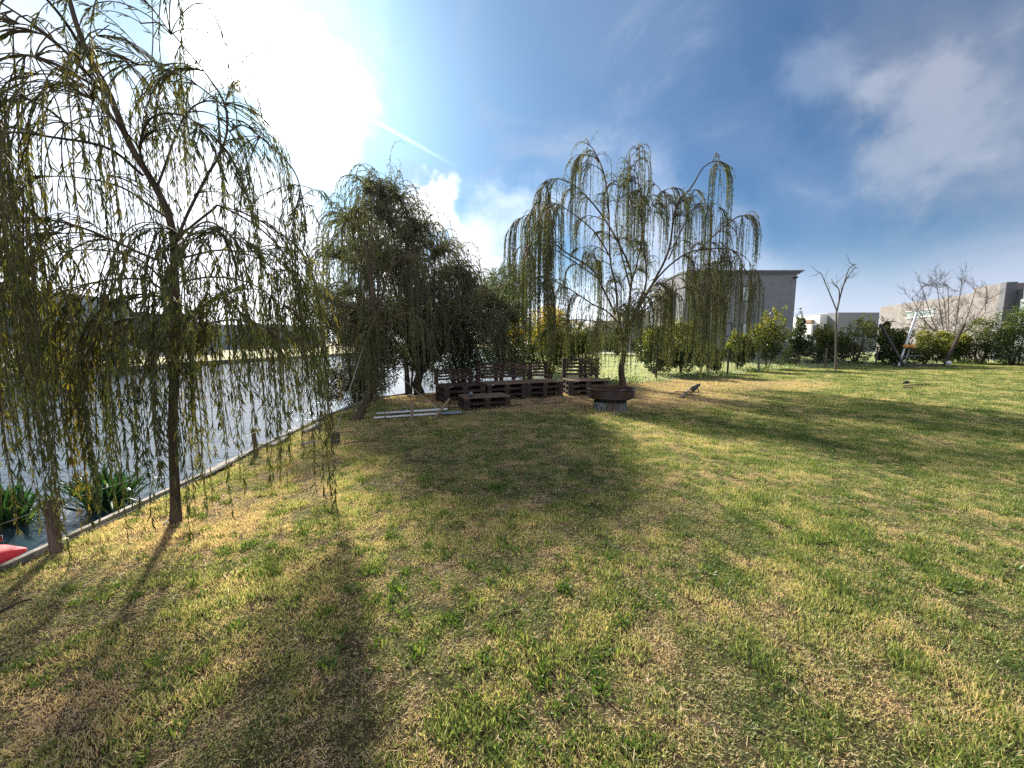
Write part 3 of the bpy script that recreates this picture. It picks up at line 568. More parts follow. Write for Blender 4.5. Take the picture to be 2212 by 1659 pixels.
# leaning willow beside the lake
b2 = G(765, 908); Y2 = b2[1]
def T2(pts, o0=0, o1=0): return tr(pts, Y2+o0, o1)
limbs = [
    (T2([(808, 760), (790, 680), (757, 660), (728, 656), (663, 615), (603, 567)], .4, .6), .35, (.3, 1.5), 1.0),
    (T2([(808, 740), (765, 705), (722, 698), (670, 660), (620, 655)], .4, -.5), .3, (.3, 1.2), 1.0),
    (T2([(810, 720), (795, 620), (781, 560), (750, 480), (722, 520)], .4, .8), .35, (1.2, 2.8), 1.0),
    (T2([(812, 700), (830, 620), (850, 570), (880, 560), (900, 600)], .4, .6), .3, (.4, 1.8), 1.2),
    (T2([(812, 700), (815, 600), (800, 500), (780, 450), (765, 470)], .4, .9), .3, (1.4, 3.0), 1.0),
    (T2([(812, 770), (800, 740), (795, 730), (800, 760)], .3, -.3), .2, (.12, .7), 3.0),
    (T2([(812, 740), (840, 700), (880, 680), (920, 700)], .3, -.3), .25, (.4, 1.4), 1.2),
    (T2([(808, 780), (770, 750), (720, 745), (680, 770)], .3, .4), .25, (.2, .9), .9),
]
willow('leaning_willow', b2, [b2-(0, 0, .05)]+T2([(785, 880), (800, 850), (810, 800), (810, 720), (800, 600), (790, 520)], .05, .4), limbs,
       'weeping willow with crooked leaning trunk, roped to stakes at the corner of the bank', M['willow2'], 'bark', 26, (.4, 2), (.085, .012), .030, 1.1, arc=(.2, .7), trunk_r=.085, cluster=5, g=4.0, outw=.7, topup=.15,
       ropes=[(A(u, v, Y2+o), A(u, w_, Y2+o)[2], n_) for u, v, w_, o, n_ in [(800, 700, 880, .1, 26), (815, 690, 870, .0, 20), (790, 640, 860, .2, 14), (750, 660, 840, 0, 8), (700, 660, 820, .3, 7), (840, 640, 800, .3, 10), (660, 640, 790, .4, 6)]])
# curly willow mass behind it
b3 = G(905, 851); Y3 = b3[1]
def T3(pts, o0=0, o1=0): return tr(pts, Y3+o0, o1)
limbs = []
for (pu, pv, o, zb, dn) in [(800, 415, .3, (1.4, 4.6), 1.1), (855, 430, .8, (1.2, 4.4), 1.1), (760, 480, .5, (1.0, 3.8), 1.1), (735, 560, -.2, (.6, 3.0), 1.2), (900, 490, -.3, (1.0, 3.8), 1.1), (830, 470, -.8, (1.0, 3.6), 1),
                            (940, 545, .6, (.6, 3.2), 1.2), (985, 590, -.2, (.6, 2.6), 1.2), (1020, 620, .4, (.5, 2.2), 1.3), (1060, 655, 1.0, (.5, 1.9), 1.4), (1090, 700, .6, (.5, 1.5), 1.3), (870, 570, -1.4, (.5, 2.4), 1.6),
                            (820, 560, -1.2, (.5, 2.6), 1.6), (930, 630, -1.4, (.5, 1.9), 1.6), (980, 680, -1.2, (.7, 1.5), 1.6), (1030, 700, -.9, (.8, 1.5), 1.6), (760, 640, -1.2, (.5, 1.8), 1.4), (870, 500, 1.5, (1, 3.6), 1.2), (960, 600, 1.6, (.6, 2.6), 1.2), (1040, 650, 1.8, (.6, 2), 1.3),
                            (700, 650, .5, (.3, 1.6), 1.3), (850, 690, -1.5, (.4, 1.3), 1.8), (790, 700, -.6, (.3, 1.3), 1.6), (920, 720, -1.2, (.5, 1.2), 1.6), (1000, 740, .8, (.3, 1.0), 1.5), (1070, 740, .9, (.3, 1.0), 1.5), (940, 700, .8, (.2, 1.2), 1.5)]:
    mu = 905*.5+pu*.5+rng.normal()*14; st = 10 if pu < 870 else -6; bend_ = -30 if pv < 600 else -12
    limbs.append((T3([(905, 810), (905*.72+pu*.28+rng.normal()*8, 810*.6+pv*.4+bend_*.3), (mu+rng.normal()*10, 810*.33+pv*.67+bend_), (905*.2+pu*.8+rng.normal()*9, 810*.1+pv*.9+bend_*.5), (pu, pv), (pu+np.sign(pu-860)*10, pv-rng.uniform(-5, 12))], 0, o), .3, zb, dn))
willow('curly_willow', b3, [b3-(0, 0, .05)]+T3([(902, 830), (905, 800), (898, 750), (890, 700)]), limbs,
       'dense curly willow with twisted hanging twigs behind the slatted benches', M['curly'], 'darkbark', 34, (.5, 2), (.085, .019), .028, 1.5, arc=(.3, .8), trunk_r=.15, cluster=6, lscale=.6, rope=.2, g=2.0, curl=1.1, wob=.3, topup=.75, drop=(.5, 3.2), barkmat2=M['darkbark'])
# second stem of the thicket
def stems(root, mat, base, n, h, spread, r):
    a0 = rng.random()*6.28
    for k in range(n):
        a = a0+k*6.283/n+rng.normal()*.3; d = np.array([math.cos(a), math.sin(a), 0])*spread*rng.uniform(.4, 1); mb = MB()
        mb.tube(spline([base+d*.1-(0, 0, .03), base+d*.4+(0, 0, h*.35), base+d*.8+(0, 0, h*.7), base+d+(0, 0, h)], 8), np.linspace(r, r*.3, 8), 6); mb.build('stem', mat, root, smooth=True)
def shrub(name, base, rx, ry, zlo, ztop, label, leafm, n=9000, leaf=(.07, .035), cat='shrub', group=None, tips=.5, shoots=14, lobes=22, cone=False, trunk_h=.3, bark='bark', skew=0.0, bright=0.0, zcut=1.3):
    root = thing(name, base, label, cat, group); mc = MB(); mt = mc
    hgt = ztop-zlo; C, Rr = [], []
    for k in range(lobes):
        z = zlo+hgt*rng.uniform(.12, .93); q = (z-zlo)/hgt; wd = (1-q)**.8 if cone else math.sqrt(max(.05, 1-(2*q-.9)**2*.75))
        a = rng.random()*6.283; rr = math.sqrt(rng.random())*.72
        C.append([base[0]+rx*wd*rr*math.cos(a)+skew*q, base[1]+ry*wd*rr*math.sin(a), z]); Rr.append(min(rx, hgt*.5)*rng.uniform(.25, .48)*(wd*.7+.3))
    C, Rr = np.array(C), np.array(Rr)
    k = rng.choice(lobes, n, p=Rr**2/np.sum(Rr**2)); d = nz(rng.normal(size=(n, 3))); r = Rr[k]*rng.uniform(.72, 1.12, n)
    P = C[k]+d*r[:, None]; P[:, 2] = np.maximum(P[:, 2], base[2]+.04)
    tint = .30+rng.normal(size=n)*.13+(tips*.72)*np.clip((P[:, 2]-zlo)/hgt, 0, 1)**zcut*(rng.random(n) > .4)+bright+.12*(rng.random(lobes)[k]-.5)  # leaves yellow with height: new growth, plus sunlit tops put into the tint
    mc.leaf(P, d+rng.normal(size=(n, 3))*.8, leaf[0]*rng.uniform(.6, 1.2, n), leaf[1]*rng.uniform(.7, 1.2, n), np.clip(tint, 0, 1), 0)
    for s_ in range(shoots):
        q = rng.integers(lobes); a = rng.random()*6.28; p0 = C[q]+np.array([0, 0, Rr[q]*.6]); d0 = nz(np.array([math.cos(a)*.5, math.sin(a)*.5, 1.1])); L = hgt*rng.uniform(.12, .30)
        pp = p0+d0*np.linspace(0, L, 6)[:, None]; mc.tube(pp, np.linspace(.012, .004, 6), 4, 0, .3); m_ = 45
        f = rng.random(m_); q_ = p0+d0*(f*L)[:, None]+rng.normal(size=(m_, 3))*leaf[0]*.35
        mc.leaf(q_, d0+rng.normal(size=(m_, 3))*.7, leaf[0]*rng.uniform(.7, 1.2, m_), leaf[1]*rng.uniform(.7, 1.2, m_), np.clip(.55+tips*.4*rng.random(m_)+bright, 0, 1), 0)
    stems(root, M[bark], np.array(base), 3, zlo-base[2]+hgt*.55, rx*.45, max(.02, rx*.04)); mc.build('foliage', leafm, root); return root
def shrub_px(name, u, vb, hw, vt, label, leafm, dY=0, **k):
    b = G(u, vb); Yd = b[1]+dY; b = np.array([(A(u, vb, Yd))[0], Yd, 0]); rx = hw/F*Yd*1.25; zt = A(u, vt, Yd)[2]
    return shrub(name, b, rx, rx*.9, k.pop('zlo', .12), zt, label, leafm, **k)
shrub('plum_shrub', np.array([-4.05, 9.9, -.3]), 1.15, .8, .0, 2.6, 'dark plum-leaved shrub hanging over the lake water', M['plum'], 30000, (.055, .032), tips=.1, lobes=26)
shrub('plum_shrub', np.array([-3.1, 11.6, -.2]), 1.0, .7, .5, 2.9, 'dark purplish shrub behind the curly willow trunk by the water', M['plum'], 20000, (.055, .032), tips=.1)
shrub('dark_shrub', np.array([-1.55, 11.75, 0]), 1.25, .7, .15, 3.0, 'dark green shrub right behind the longest slatted backrest', M['hedgedark'], 26000, (.06, .034), tips=.25, lobes=30)
shrub('dark_shrub', np.array([-.35, 12.4, 0]), 1.15, .7, .1, 3.25, 'dark shrub between the curly willow and the golden bush', M['hedgedark'], 20000, (.055, .03), tips=.35, lobes=26)
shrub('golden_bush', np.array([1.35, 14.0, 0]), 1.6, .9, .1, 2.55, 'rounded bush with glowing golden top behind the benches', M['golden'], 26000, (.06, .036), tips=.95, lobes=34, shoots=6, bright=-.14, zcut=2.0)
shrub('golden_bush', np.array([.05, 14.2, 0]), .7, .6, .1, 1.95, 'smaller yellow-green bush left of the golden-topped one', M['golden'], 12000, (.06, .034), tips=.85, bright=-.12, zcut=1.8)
shrub('dark_shrub', np.array([2.6, 14.4, 0]), .7, .6, .1, 2.1, 'dark bush behind the short high-backed bench', M['hedgedark'], 8000, (.06, .034), tips=.4)
shrub('feathery_tree', np.array([-.2, 20, 0]), 1.7, 1.2, 1.0, 5.4, 'feathery grey-green tree rising behind the thicket edge', M['farleaf'], 22000, (.10, .045), cat='tree', tips=.4, shoots=24)
# row of hedge shrubs along the far side of the lawn
hg = 'hedge shrubs along the wire fence'
HL = [(1412, 812, 34, 712, 'yellow-tipped shrub seen through the willow strands nearest the trunk', .7, False), (1470, 810, 34, 694, 'tall yellow-green shrub seen through thick willow strands', .8, False),
      (1528, 808, 24, 748, 'low dark shrub under the last willow strands', .3, False), (1594, 804, 28, 728, 'small loose shrub in front of the grey house, near the ropes of willow', .7, False),
      (1656, 799, 34, 690, 'dense dark shrub with bright yellow shoots before the grey house wall', .9, False), (1721, 795, 29, 686, 'cone-shaped bluish green shrub at the grey house corner', .35, True),
      (1782, 789, 30, 700, 'shrub with tufted top shoots just behind the bare sapling', .8, False), (1846, 790, 46, 693, 'wide dark shrub right of the bare sapling', .75, False),
      (1905, 789, 15, 690, 'narrow dark column of leaves climbing a post behind the black frame', .25, True), (1938, 790, 26, 712, 'small dark shrub behind the white leaning pole', .5, False),
      (1998, 789, 42, 716, 'yellow-flecked shrub inside the black frame', .85, False), (2052, 787, 30, 722, 'thin autumn-yellow shrub behind the right arm of the black frame', .9, False),
      (2118, 788, 50, 692, 'large leafy shrub with pale fruit under the lantern', .55, False), (2185, 789, 48, 668, 'tall dense shrub in front of the dark end of the plastered house', .3, False), (2262, 790, 60, 640, 'tallest dense shrub at the end of the hedge', .2, False)]
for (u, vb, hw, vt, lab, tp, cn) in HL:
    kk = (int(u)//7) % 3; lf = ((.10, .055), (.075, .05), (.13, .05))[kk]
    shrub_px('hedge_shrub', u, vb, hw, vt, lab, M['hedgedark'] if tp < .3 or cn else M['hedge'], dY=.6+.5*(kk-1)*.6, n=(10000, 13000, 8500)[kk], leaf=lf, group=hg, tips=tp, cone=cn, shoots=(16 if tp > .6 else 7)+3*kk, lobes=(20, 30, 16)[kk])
# undergrowth of low plants along the fence
mb = MB(); n = 9000; xx = 2.6+33*rng.random(n); yy = bndy(xx)+rng.normal(size=n)*.35; zz = .02+abs(rng.normal(size=n))*.10
mk = np.array([mn.noise(Vector((x*.7, y*.7, 1.3))) for x, y in zip(xx, yy)]) > -.1
mb.leaf(np.stack([xx, yy, zz], 1)[mk], rng.normal(size=(mk.sum(), 3))+(0, 0, .8), .09*rng.uniform(.6, 1.3, mk.sum()), .035, rng.uniform(0, 1, mk.sum()), 0)
tag(mb.build('undergrowth', M['weed'], None), 'low weeds and seedlings along the foot of the wire fence', None, kind='stuff')

# ------------------------------------------------------------------ bare trees
def bare(name, base, paths, label, r0, depth, twl, nsub, bark='greybark', up=.22):
    root = thing(name, base, label, 'tree'); mt = MB(); mc = MB()
    for i, (pp, r) in enumerate(paths):
        P = spline(pp, 18); (mt if i == 0 else mc).tube(P, np.linspace(r, r*.35, 18) if i else np.linspace(r, r*.7, 18), 7)
        if i == 0: continue
        def sub(P, r, L, lev):
            for k in range(nsub):
                f = rng.uniform(.25, 1); j = min(len(P)-2, int(f*(len(P)-1))); p = P[j]; tg = nz(P[j+1]-P[j]); d = nz(tg*.6+rng.normal(size=3)*.65+(0, 0, .25))
                Q = spline([p, p+d*L*.4+rng.normal(size=3)*L*.05, p+d*L*.7+(0, 0, L*.12), p+d*L+(0, 0, L*.22)], 7); mc.tube(Q, np.linspace(r*.5, r*.15, 7), 4)
                if lev: sub(Q, r*.55, L*.55, lev-1)
        sub(P, r, twl, depth)
    mt.build('trunk', M[bark], root, smooth=True); mc.build('branch_crown', M[bark], root, smooth=True); return root
bs = G(1805, 801); Yb = bs[1]
bare('bare_sapling', bs, [([bs-(0, 0, .05)]+tr([(1806, 760), (1806, 720), (1807, 680), (1808, 668)], Yb), .05),
    (tr([(1808, 672), (1795, 640), (1783, 612), (1773, 590), (1766, 592)], Yb), .032), (tr([(1808, 672), (1815, 640), (1824, 610), (1832, 585), (1840, 575), (1846, 570)], Yb), .04),
    (tr([(1813, 650), (1812, 625), (1800, 612), (1796, 602)], Yb), .03), (tr([(1824, 612), (1830, 600), (1843, 582), (1850, 580)], Yb, .3), .03)],
    'slim bare sapling with forked grey branches on the lawn', .07, 0, .55, 4)
bt = np.array([A(2052, 790, 29)[0], 29, 0])
pth = [([bt, bt+(0, 0, 1.2), bt+(-.1, 0, 2.0)], .14)]
for (u, v, o) in [(1975, 640, 0), (1995, 618, .5), (2025, 612, -.5), (2048, 615, .6), (2075, 612, -.4), (2105, 622, .4), (2130, 640, 0), (1985, 668, -.6), (2125, 665, .5), (1975, 690, .4), (2040, 640, 1)]:
    pth.append(([bt+(-.1, 0, 1.8), A((2052+u)/2, 712, 29+o*.5), A(u, v+14, 29+o), A(u+(4 if u > 2050 else -4), v, 29+o)], .035))
bare('bare_tree', bt, pth, 'leafless round-crowned tree in front of the plastered house', .1, 1, 1.1, 9)

# ------------------------------------------------------------------ houses
def wallbox(mb, x0, x1, y0, y1, z0, z1, mat=0): mb.box(((x0+x1)/2, (y0+y1)/2, (z0+z1)/2), (x1-x0, y1-y0, z1-z0), mat=mat)
def window_front(parent, x0, x1, y, z0, z1, frame=.06, mf='black', mg='glass'):
    """window in a wall facing -Y at y"""
    fr = MB()
    for (a, b, c, d) in ((x0, x1, z1-frame, z1), (x0, x1, z0, z0+frame), (x0, x0+frame, z0+frame, z1-frame), (x1-frame, x1, z0+frame, z1-frame)): wallbox(fr, a, b, y-.05, y+.02, c, d)
    f = fr.build('window', M[mf], parent); p = MB(); wallbox(p, x0+frame, x1-frame, y-.012, y+.01, z0+frame, z1-frame); p.build('pane', M[mg], f)
YH = 30.0
def xz(u, v, Y=YH): q = A(u, v, Y); return q[0], q[2]
hx0, hz = xz(1481, 592); hx1 = xz(1722, 592)[0]
ho = thing('grey_house', (hx0, YH, 0), 'two-storey grey stucco house with flat roof and thin cornice behind the hedge', 'house')
mb = MB(); wallbox(mb, hx0, hx1, YH, YH+5, 0, hz); mb.build('wall', M['stucco'], ho, bevel=.02)
mb = MB(); zc = hz
mb.box(((hx0+hx1)/2+.08, YH+2.46, zc+.05), (hx1-hx0+.16, 5.1, .1)); mb.box(((hx0+hx1)/2+.13, YH+2.42, zc+.15), (hx1-hx0+.3, 5.2, .098)); mb.box(((hx0+hx1)/2+.18, YH+2.38, zc+.225), (hx1-hx0+.42, 5.3, .05))
mb.build('cornice', M['stucco'], ho)
mb = MB(); wallbox(mb, A(1432, 700, YH+2.5)[0], hx0-.003, YH+2.5, YH+4.8, 0, 5.9); mb.build('side_wing', M['beige'], ho)  # paler stucco than the main wall: sunlight on the left side put in colour
cx0, cz1 = xz(1533, 566); cx1 = xz(1547, 566)[0]
mb = MB(); wallbox(mb, cx0, cx1, YH-.35, YH-.004, xz(1540, 672)[1], cz1); mb.build('chimney', M['stuccodark'], ho)
x0, z1 = xz(1603, 618); x1, z0 = xz(1617, 651); window_front(ho, x0, x1, YH, z0, z1, mg='paleglass')
x0, z1 = xz(1564, 697); x1, z0 = xz(1580, 727); window_front(ho, x0, x1, YH, z0, z1, mg='stucco')
x0, z1 = xz(1603, 697); x1, z0 = xz(1617, 723); window_front(ho, x0, x1, YH, z0, z1, mg='paleglass')
qx, qz = xz(1714, 600); mb = MB(); mb.tube([(qx, YH-.02, qz), (qx, YH-.25, qz)], .05, 8); mb.box((qx, YH-.3, qz-.02), (.14, .22, .12)); mb.build('wall_lamp', M['black'], ho)
# white houses beyond
YW2 = 62.0
wo = thing('white_house', (*[xz(1800, 700, YW2)[0], YW2], 0), 'distant white flat-roofed house with stepped blocks, between sapling and grey house', 'house')
mb = MB()
for (u0, u1, vt, dy) in ((1753, 1775, 700, -1), (1772, 1812, 680, 0), (1790, 1850, 676, 2)):
    a, zt = xz(u0, vt, YW2+dy); c = xz(u1, vt, YW2+dy)[0]; wallbox(mb, a, c, YW2+dy, YW2+dy+7, 0, zt)
mb.build('wall', M['whitewall'], wo)
mb = MB(); a, zt = xz(1811, 675, YW2-2); c = xz(1900, 675, YW2-2)[0]; wallbox(mb, a, c, YW2-2, YW2+6, 0, zt); mb.build('grey_wing', M['stucco'], wo)
for (u0, u1, v0, v1, dy) in ((1757, 1765, 703, 716, -1), (1780, 1787, 700, 712, 0), (1757, 1764, 722, 735, -1), (1771, 1778, 724, 736, 0)):
    a, zt = xz(u0, v0, YW2+dy); c, zb = xz(u1, v1, YW2+dy); window_front(wo, a, c, YW2+dy, zb, zt)
mb = MB(); a, zt = xz(1755, 695, YW2+1); c = xz(1771, 695, YW2+1)[0]; wallbox(mb, a, c, YW2+1.2, YW2+3, 4.5, zt+.3); mb.build('roof', M['brick'], wo)
# plastered house on the right: wall runs back from the near corner
pA, pB = A(2167, 612, 29.7), A(1903, 655, 45.0); zt = pA[2]
po = thing('plastered_house', (pA[0], pA[1], 0), 'rough-plastered pale house with long strip window and raised end block', 'house')
dv = (pB-pA); dv[2] = 0; LL = np.linalg.norm(dv); dv = dv/LL; nv = np.array([dv[1], -dv[0], 0])   # nv points away from the camera side
if np.dot(nv, pA*[1, 1, 0]) < 0: nv = -nv
def obox(mb, s0, s1, d0, d1, z0, z1):
    c = pA*[1, 1, 0]+dv*(s0+s1)/2+nv*(d0+d1)/2+np.array([0, 0, (z0+z1)/2]); mb.box(c, (s1-s0, d1-d0, z1-z0), M=np.stack([dv, nv, [0, 0, 1]], 1))
mb = MB(); obox(mb, 2.6, LL, 0, 10, 0, zt-.42); obox(mb, 0, 2.597, -.12, 8, 0, zt); mb.build('wall', M['rough'], po, bevel=.02)
mb = MB(); obox(mb, -12, -.003, .5, 9, 0, zt-.55); obox(mb, -.5, -.003, -.125, .497, 0, zt+.03); mb.build('dark_wing', M['stuccodark'], po)
q = MB(); obox(q, -3.2, -1.0, .44, .497, .8, zt-1.3); q.build('window', M['paleglass'], po)
def slen(u):
    r = ray(u, 700)[:2]; # solve pA+dv*s proportional to r
    Mx = np.array([[dv[0], -r[0]], [dv[1], -r[1]]]); return np.linalg.solve(Mx, -pA[:2])[0]
s0, s1 = slen(2016), slen(1956); Pm = pA+dv*(s0+s1)/2; zc = A(1985, 678, Pm[1])[2]
q = MB(); obox(q, s0, s1, -.06, -.003, zc-.38, zc-.26); obox(q, s0, s1, -.12, -.003, zc+.3, zc+.36); f = q.build('window_frame', M['white'], po)
q = MB(); obox(q, s0+.06, s1-.06, -.03, -.003, zc-.26, zc+.3); q.build('pane', M['paleglass'], f)
# lantern
lp = A(2134, 715, 27); root = thing('street_lantern', (lp[0], 27, 0), 'black garden lantern with inverted cone of bars above the hedge', 'street lamp')
zt_ = A(2134, 699, 27)[2]; zb_ = A(2134, 722, 27)[2]
mb = MB(); mb.tube([(lp[0], 27, 0), (lp[0], 27, zb_)], .045, 8); mb.build('pole', M['black'], root)
mb = MB()
for k in range(6):
    a = k*math.pi/3; mb.tube([(lp[0]+.05*math.cos(a), 27+.05*math.sin(a), zb_), (lp[0]+.36*math.cos(a), 27+.36*math.sin(a), zt_-.1)], .015, 5)
mb.build('bars', M['black'], root)
mb = MB(); mb.lathe([(.001, zt_-.1), (.42, zt_-.1), (.42, zt_-.02), (.30, zt_+.06), (.001, zt_+.08)], (lp[0], 27, 0), 20, closed=False); mb.build('cap', M['black'], root)

YD = 58.0
do = thing('distant_house', (*A(1300, 700, YD)[:2], 0), 'distant pale house seen through the willow strands left of the grey house', 'house')
mb = MB(); wallbox(mb, A(1285, 700, YD)[0], A(1345, 700, YD)[0], YD, YD+8, 0, 4.6); wallbox(mb, A(1352, 700, YD)[0], A(1415, 700, YD)[0], YD+2, YD+9, 0, 6.2); mb.build('wall', M['beige'], do)
window_front(do, A(1300, 700, YD)[0], A(1315, 700, YD)[0], YD, 1, 3); window_front(do, A(1370, 700, YD+2)[0], A(1385, 700, YD+2)[0], YD+2, 3.4, 5)
for (u, y, rx, zt_, lab) in [(1150, 50, 3.0, 3.6, 'far tree on the frosty field behind the golden bush'), (1265, 44, 2.4, 3.0, 'far round tree left of the distant pale house'), (1335, 40, 1.7, 2.5, 'far low tree in front of the distant pale house'), (1400, 38, 1.8, 2.8, 'far tree beside the grey house, across the frosty field')]:
    q = A(u, 740, y); shrub('field_tree', np.array([q[0], y, 0]), rx, rx, .2, zt_, lab, M['farleaf'], 6000, (.26, .16), cat='tree', group='far trees on the frosty field', tips=.5, shoots=4)
# ------------------------------------------------------------------ far side of the lake (left)
def lakehouse(name, x, y0, y1, z0, z1, label, mat, ground=None, dx=12, wins=()):
    r = thing(name, (x, y0, 0), label, 'house'); mb = MB(); wallbox(mb, x-dx, x, y0, y1, z0, z1); mb.build('wall', M[mat], r)
    if ground:
        mb = MB(); wallbox(mb, x-dx, x-ground, y0+.4, y1-.4, 0, z0-.003); mb.build('ground_floor', M['fargrey'], r)
        for k in range(5):
            g = MB(); yy = y0+1+(y1-y0-2)*k/5; wallbox(g, x-ground, x-ground+.05, yy+.15, yy+(y1-y0-2)/5-.15, .3, z0-.5); g.build('window', M['glass'], r)
        for k in range(3): g = MB(); yy = y0+.5+(y1-y0-1)*k/2; wallbox(g, x-.6, x-.3, yy-.15, yy+.15, 0, z0-.003); g.build('pillar', M[mat], r)
    for (a, b, c, d) in wins: g = MB(); wallbox(g, x, x+.05, a, b, c, d); g.build('window', M['glass'], r)
    return r
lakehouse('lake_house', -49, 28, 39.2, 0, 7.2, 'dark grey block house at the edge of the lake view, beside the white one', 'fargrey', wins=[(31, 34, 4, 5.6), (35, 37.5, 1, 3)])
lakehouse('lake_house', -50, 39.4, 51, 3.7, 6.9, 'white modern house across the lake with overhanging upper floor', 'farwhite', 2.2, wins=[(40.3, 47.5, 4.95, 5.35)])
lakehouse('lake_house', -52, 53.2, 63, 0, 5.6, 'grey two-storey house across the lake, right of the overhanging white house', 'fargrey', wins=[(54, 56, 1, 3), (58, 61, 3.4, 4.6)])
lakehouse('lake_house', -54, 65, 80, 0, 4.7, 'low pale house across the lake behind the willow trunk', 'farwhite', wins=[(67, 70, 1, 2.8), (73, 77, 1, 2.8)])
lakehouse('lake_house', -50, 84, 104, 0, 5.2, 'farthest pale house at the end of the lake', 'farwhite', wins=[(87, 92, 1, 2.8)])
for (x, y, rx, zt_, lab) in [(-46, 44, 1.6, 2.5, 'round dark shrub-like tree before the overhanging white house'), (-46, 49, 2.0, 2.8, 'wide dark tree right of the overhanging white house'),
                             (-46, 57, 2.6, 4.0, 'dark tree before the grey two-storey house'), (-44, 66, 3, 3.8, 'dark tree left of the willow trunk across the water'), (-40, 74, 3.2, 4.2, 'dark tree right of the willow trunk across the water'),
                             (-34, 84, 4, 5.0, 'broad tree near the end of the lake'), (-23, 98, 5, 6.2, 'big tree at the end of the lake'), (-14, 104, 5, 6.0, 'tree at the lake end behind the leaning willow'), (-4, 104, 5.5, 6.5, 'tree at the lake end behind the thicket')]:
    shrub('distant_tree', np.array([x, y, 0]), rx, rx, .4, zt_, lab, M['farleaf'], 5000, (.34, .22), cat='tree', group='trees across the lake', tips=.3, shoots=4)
for (x, y, rx, zt_, lab) in [(-24.8, 20.6, 1.5, 1.35, 'low dark bush on the opposite bank, nearer one'), (-24.4, 23.2, 1.3, 1.2, 'low dark bush on the opposite bank, beside the pale slope')]:
    shrub('bank_bush', np.array([x, y, 0]), rx, rx*1.3, -.2, zt_, lab, M['hedgedark'], 6000, (.12, .07), tips=.2, shoots=4)
# low ribbed wall and road
mb = MB(); w0, w1 = np.array([-37., 22, .32]), np.array([-34.5, 46, .32])
for k in range(5): mb.bar(w0+(0, 0, -.26+k*.13), w1+(0, 0, -.26+k*.13), .12-.02*(k % 2), .125)
mb.bar(w0+(0, 0, .36), w1+(0, 0, .36), .3, .06); tag(mb.build('low_wall', M['whitewall'], None), 'low pale ribbed wall along the road across the lake', 'wall')
slab('road', [(-39, -20), (-38.2, 60), (-43, 60), (-44.5, -20)], surf('asphalt', (.16, .16, .165), (.22, .22, .22), 2, .9, .2), .006, 0)
def car(x, y, rz, label):
    r = thing('parked_car', (x, y, 0), label, 'car', 'cars parked across the lake'); ca, sa = math.cos(rz), math.sin(rz)
    def W(p): return np.array([x+p[0]*ca-p[1]*sa, y+p[0]*sa+p[1]*ca, p[2]])
    prof = [(-2.1, .35), (-2.1, .8), (-1.7, .95), (-1.1, 1.42), (.6, 1.42), (1.2, .98), (2.0, .85), (2.1, .35)]
    mb = MB(); n = len(prof); V = [W((px, s_*(.85 if pz < 1.1 else .68), pz)) for s_ in (-1, 1) for px, pz in prof]
    mb.add(V, [[i, (i+1) % n, n+(i+1) % n, n+i] for i in range(n)]); 
    mb.add([V[i] for i in (0, 1, 2, 5, 6, 7)], [[0, 1, 2, 3, 4, 5]]); mb.add([V[i] for i in (2, 3, 4, 5)], [[0, 1, 2, 3]])
    mb.add([V[n+i] for i in (0, 1, 2, 5, 6, 7)], [[0, 1, 2, 3, 4, 5]]); mb.add([V[n+i] for i in (2, 3, 4, 5)], [[0, 1, 2, 3]]); mb.build('body', M['white'], r)
    for s_ in (-1, 1):
        q = MB(); q.add([W((px, s_*(.80-.18*(pz-.98)/.44+.035), pz)) for px, pz in ((-1.5, 1.0), (-1.0, 1.34), (.5, 1.34), (1.0, 1.0))], [[0, 1, 2, 3]]); q.build('window', M['glass'], r)
        for px in (-1.35, 1.35): q = MB(); q.tube([W((px, s_*.68, .33)), W((px, s_*.88, .33))], .33, 14); q.build('wheel', M['black'], r)
car(-41.0, 34.0, math.radians(88), 'white car parked across the lake, in front of the dark grey block'); car(-41.0, 39.6, math.radians(91), 'white car parked across the lake, in front of the overhanging white house')

# ------------------------------------------------------------------ pallet furniture
def pallet(parent, o, ang, Lx, Dy, z, name='pallet', mat='wood', topmat=None, h=.144):
    """one timber pallet: deck boards, blocks, bottom boards; o = front left corner, long side along ang"""
    ca, sa = math.cos(ang), math.sin(ang); ex, ey = np.array([ca, sa, 0]), np.array([-sa, ca, 0]); mb = MB()
    def bx(x0, x1, y0, y1, z0, z1, m=0): mb.box(o+ex*(x0+x1)/2+ey*(y0+y1)/2+np.array([0, 0, z+(z0+z1)/2]), (x1-x0, y1-y0, z1-z0), rot=ang, mat=m, tint=rng.random())
    nb = 6; wd = Dy/nb
    for k in range(nb): bx(0, Lx, k*wd+.008, (k+1)*wd-.008, h-.022, h-.002, 1 if topmat else 0)
    for k in range(3): x0 = k*(Lx-.12)/2; bx(x0, x0+.12, .003, Dy-.003, h-.044, h-.0225)
    for a in range(3):
        for b in range(3): bx(a*(Lx-.13)/2+.002, a*(Lx-.13)/2+.128, b*(Dy-.11)/2+.002, b*(Dy-.11)/2+.108, .0225, h-.0445)
    for b in range(3): bx(0, Lx, b*(Dy-.1)/2, b*(Dy-.1)/2+.1, .002, .022)
    return mb.build(name, [M[mat], M[topmat]] if topmat else M[mat], parent)
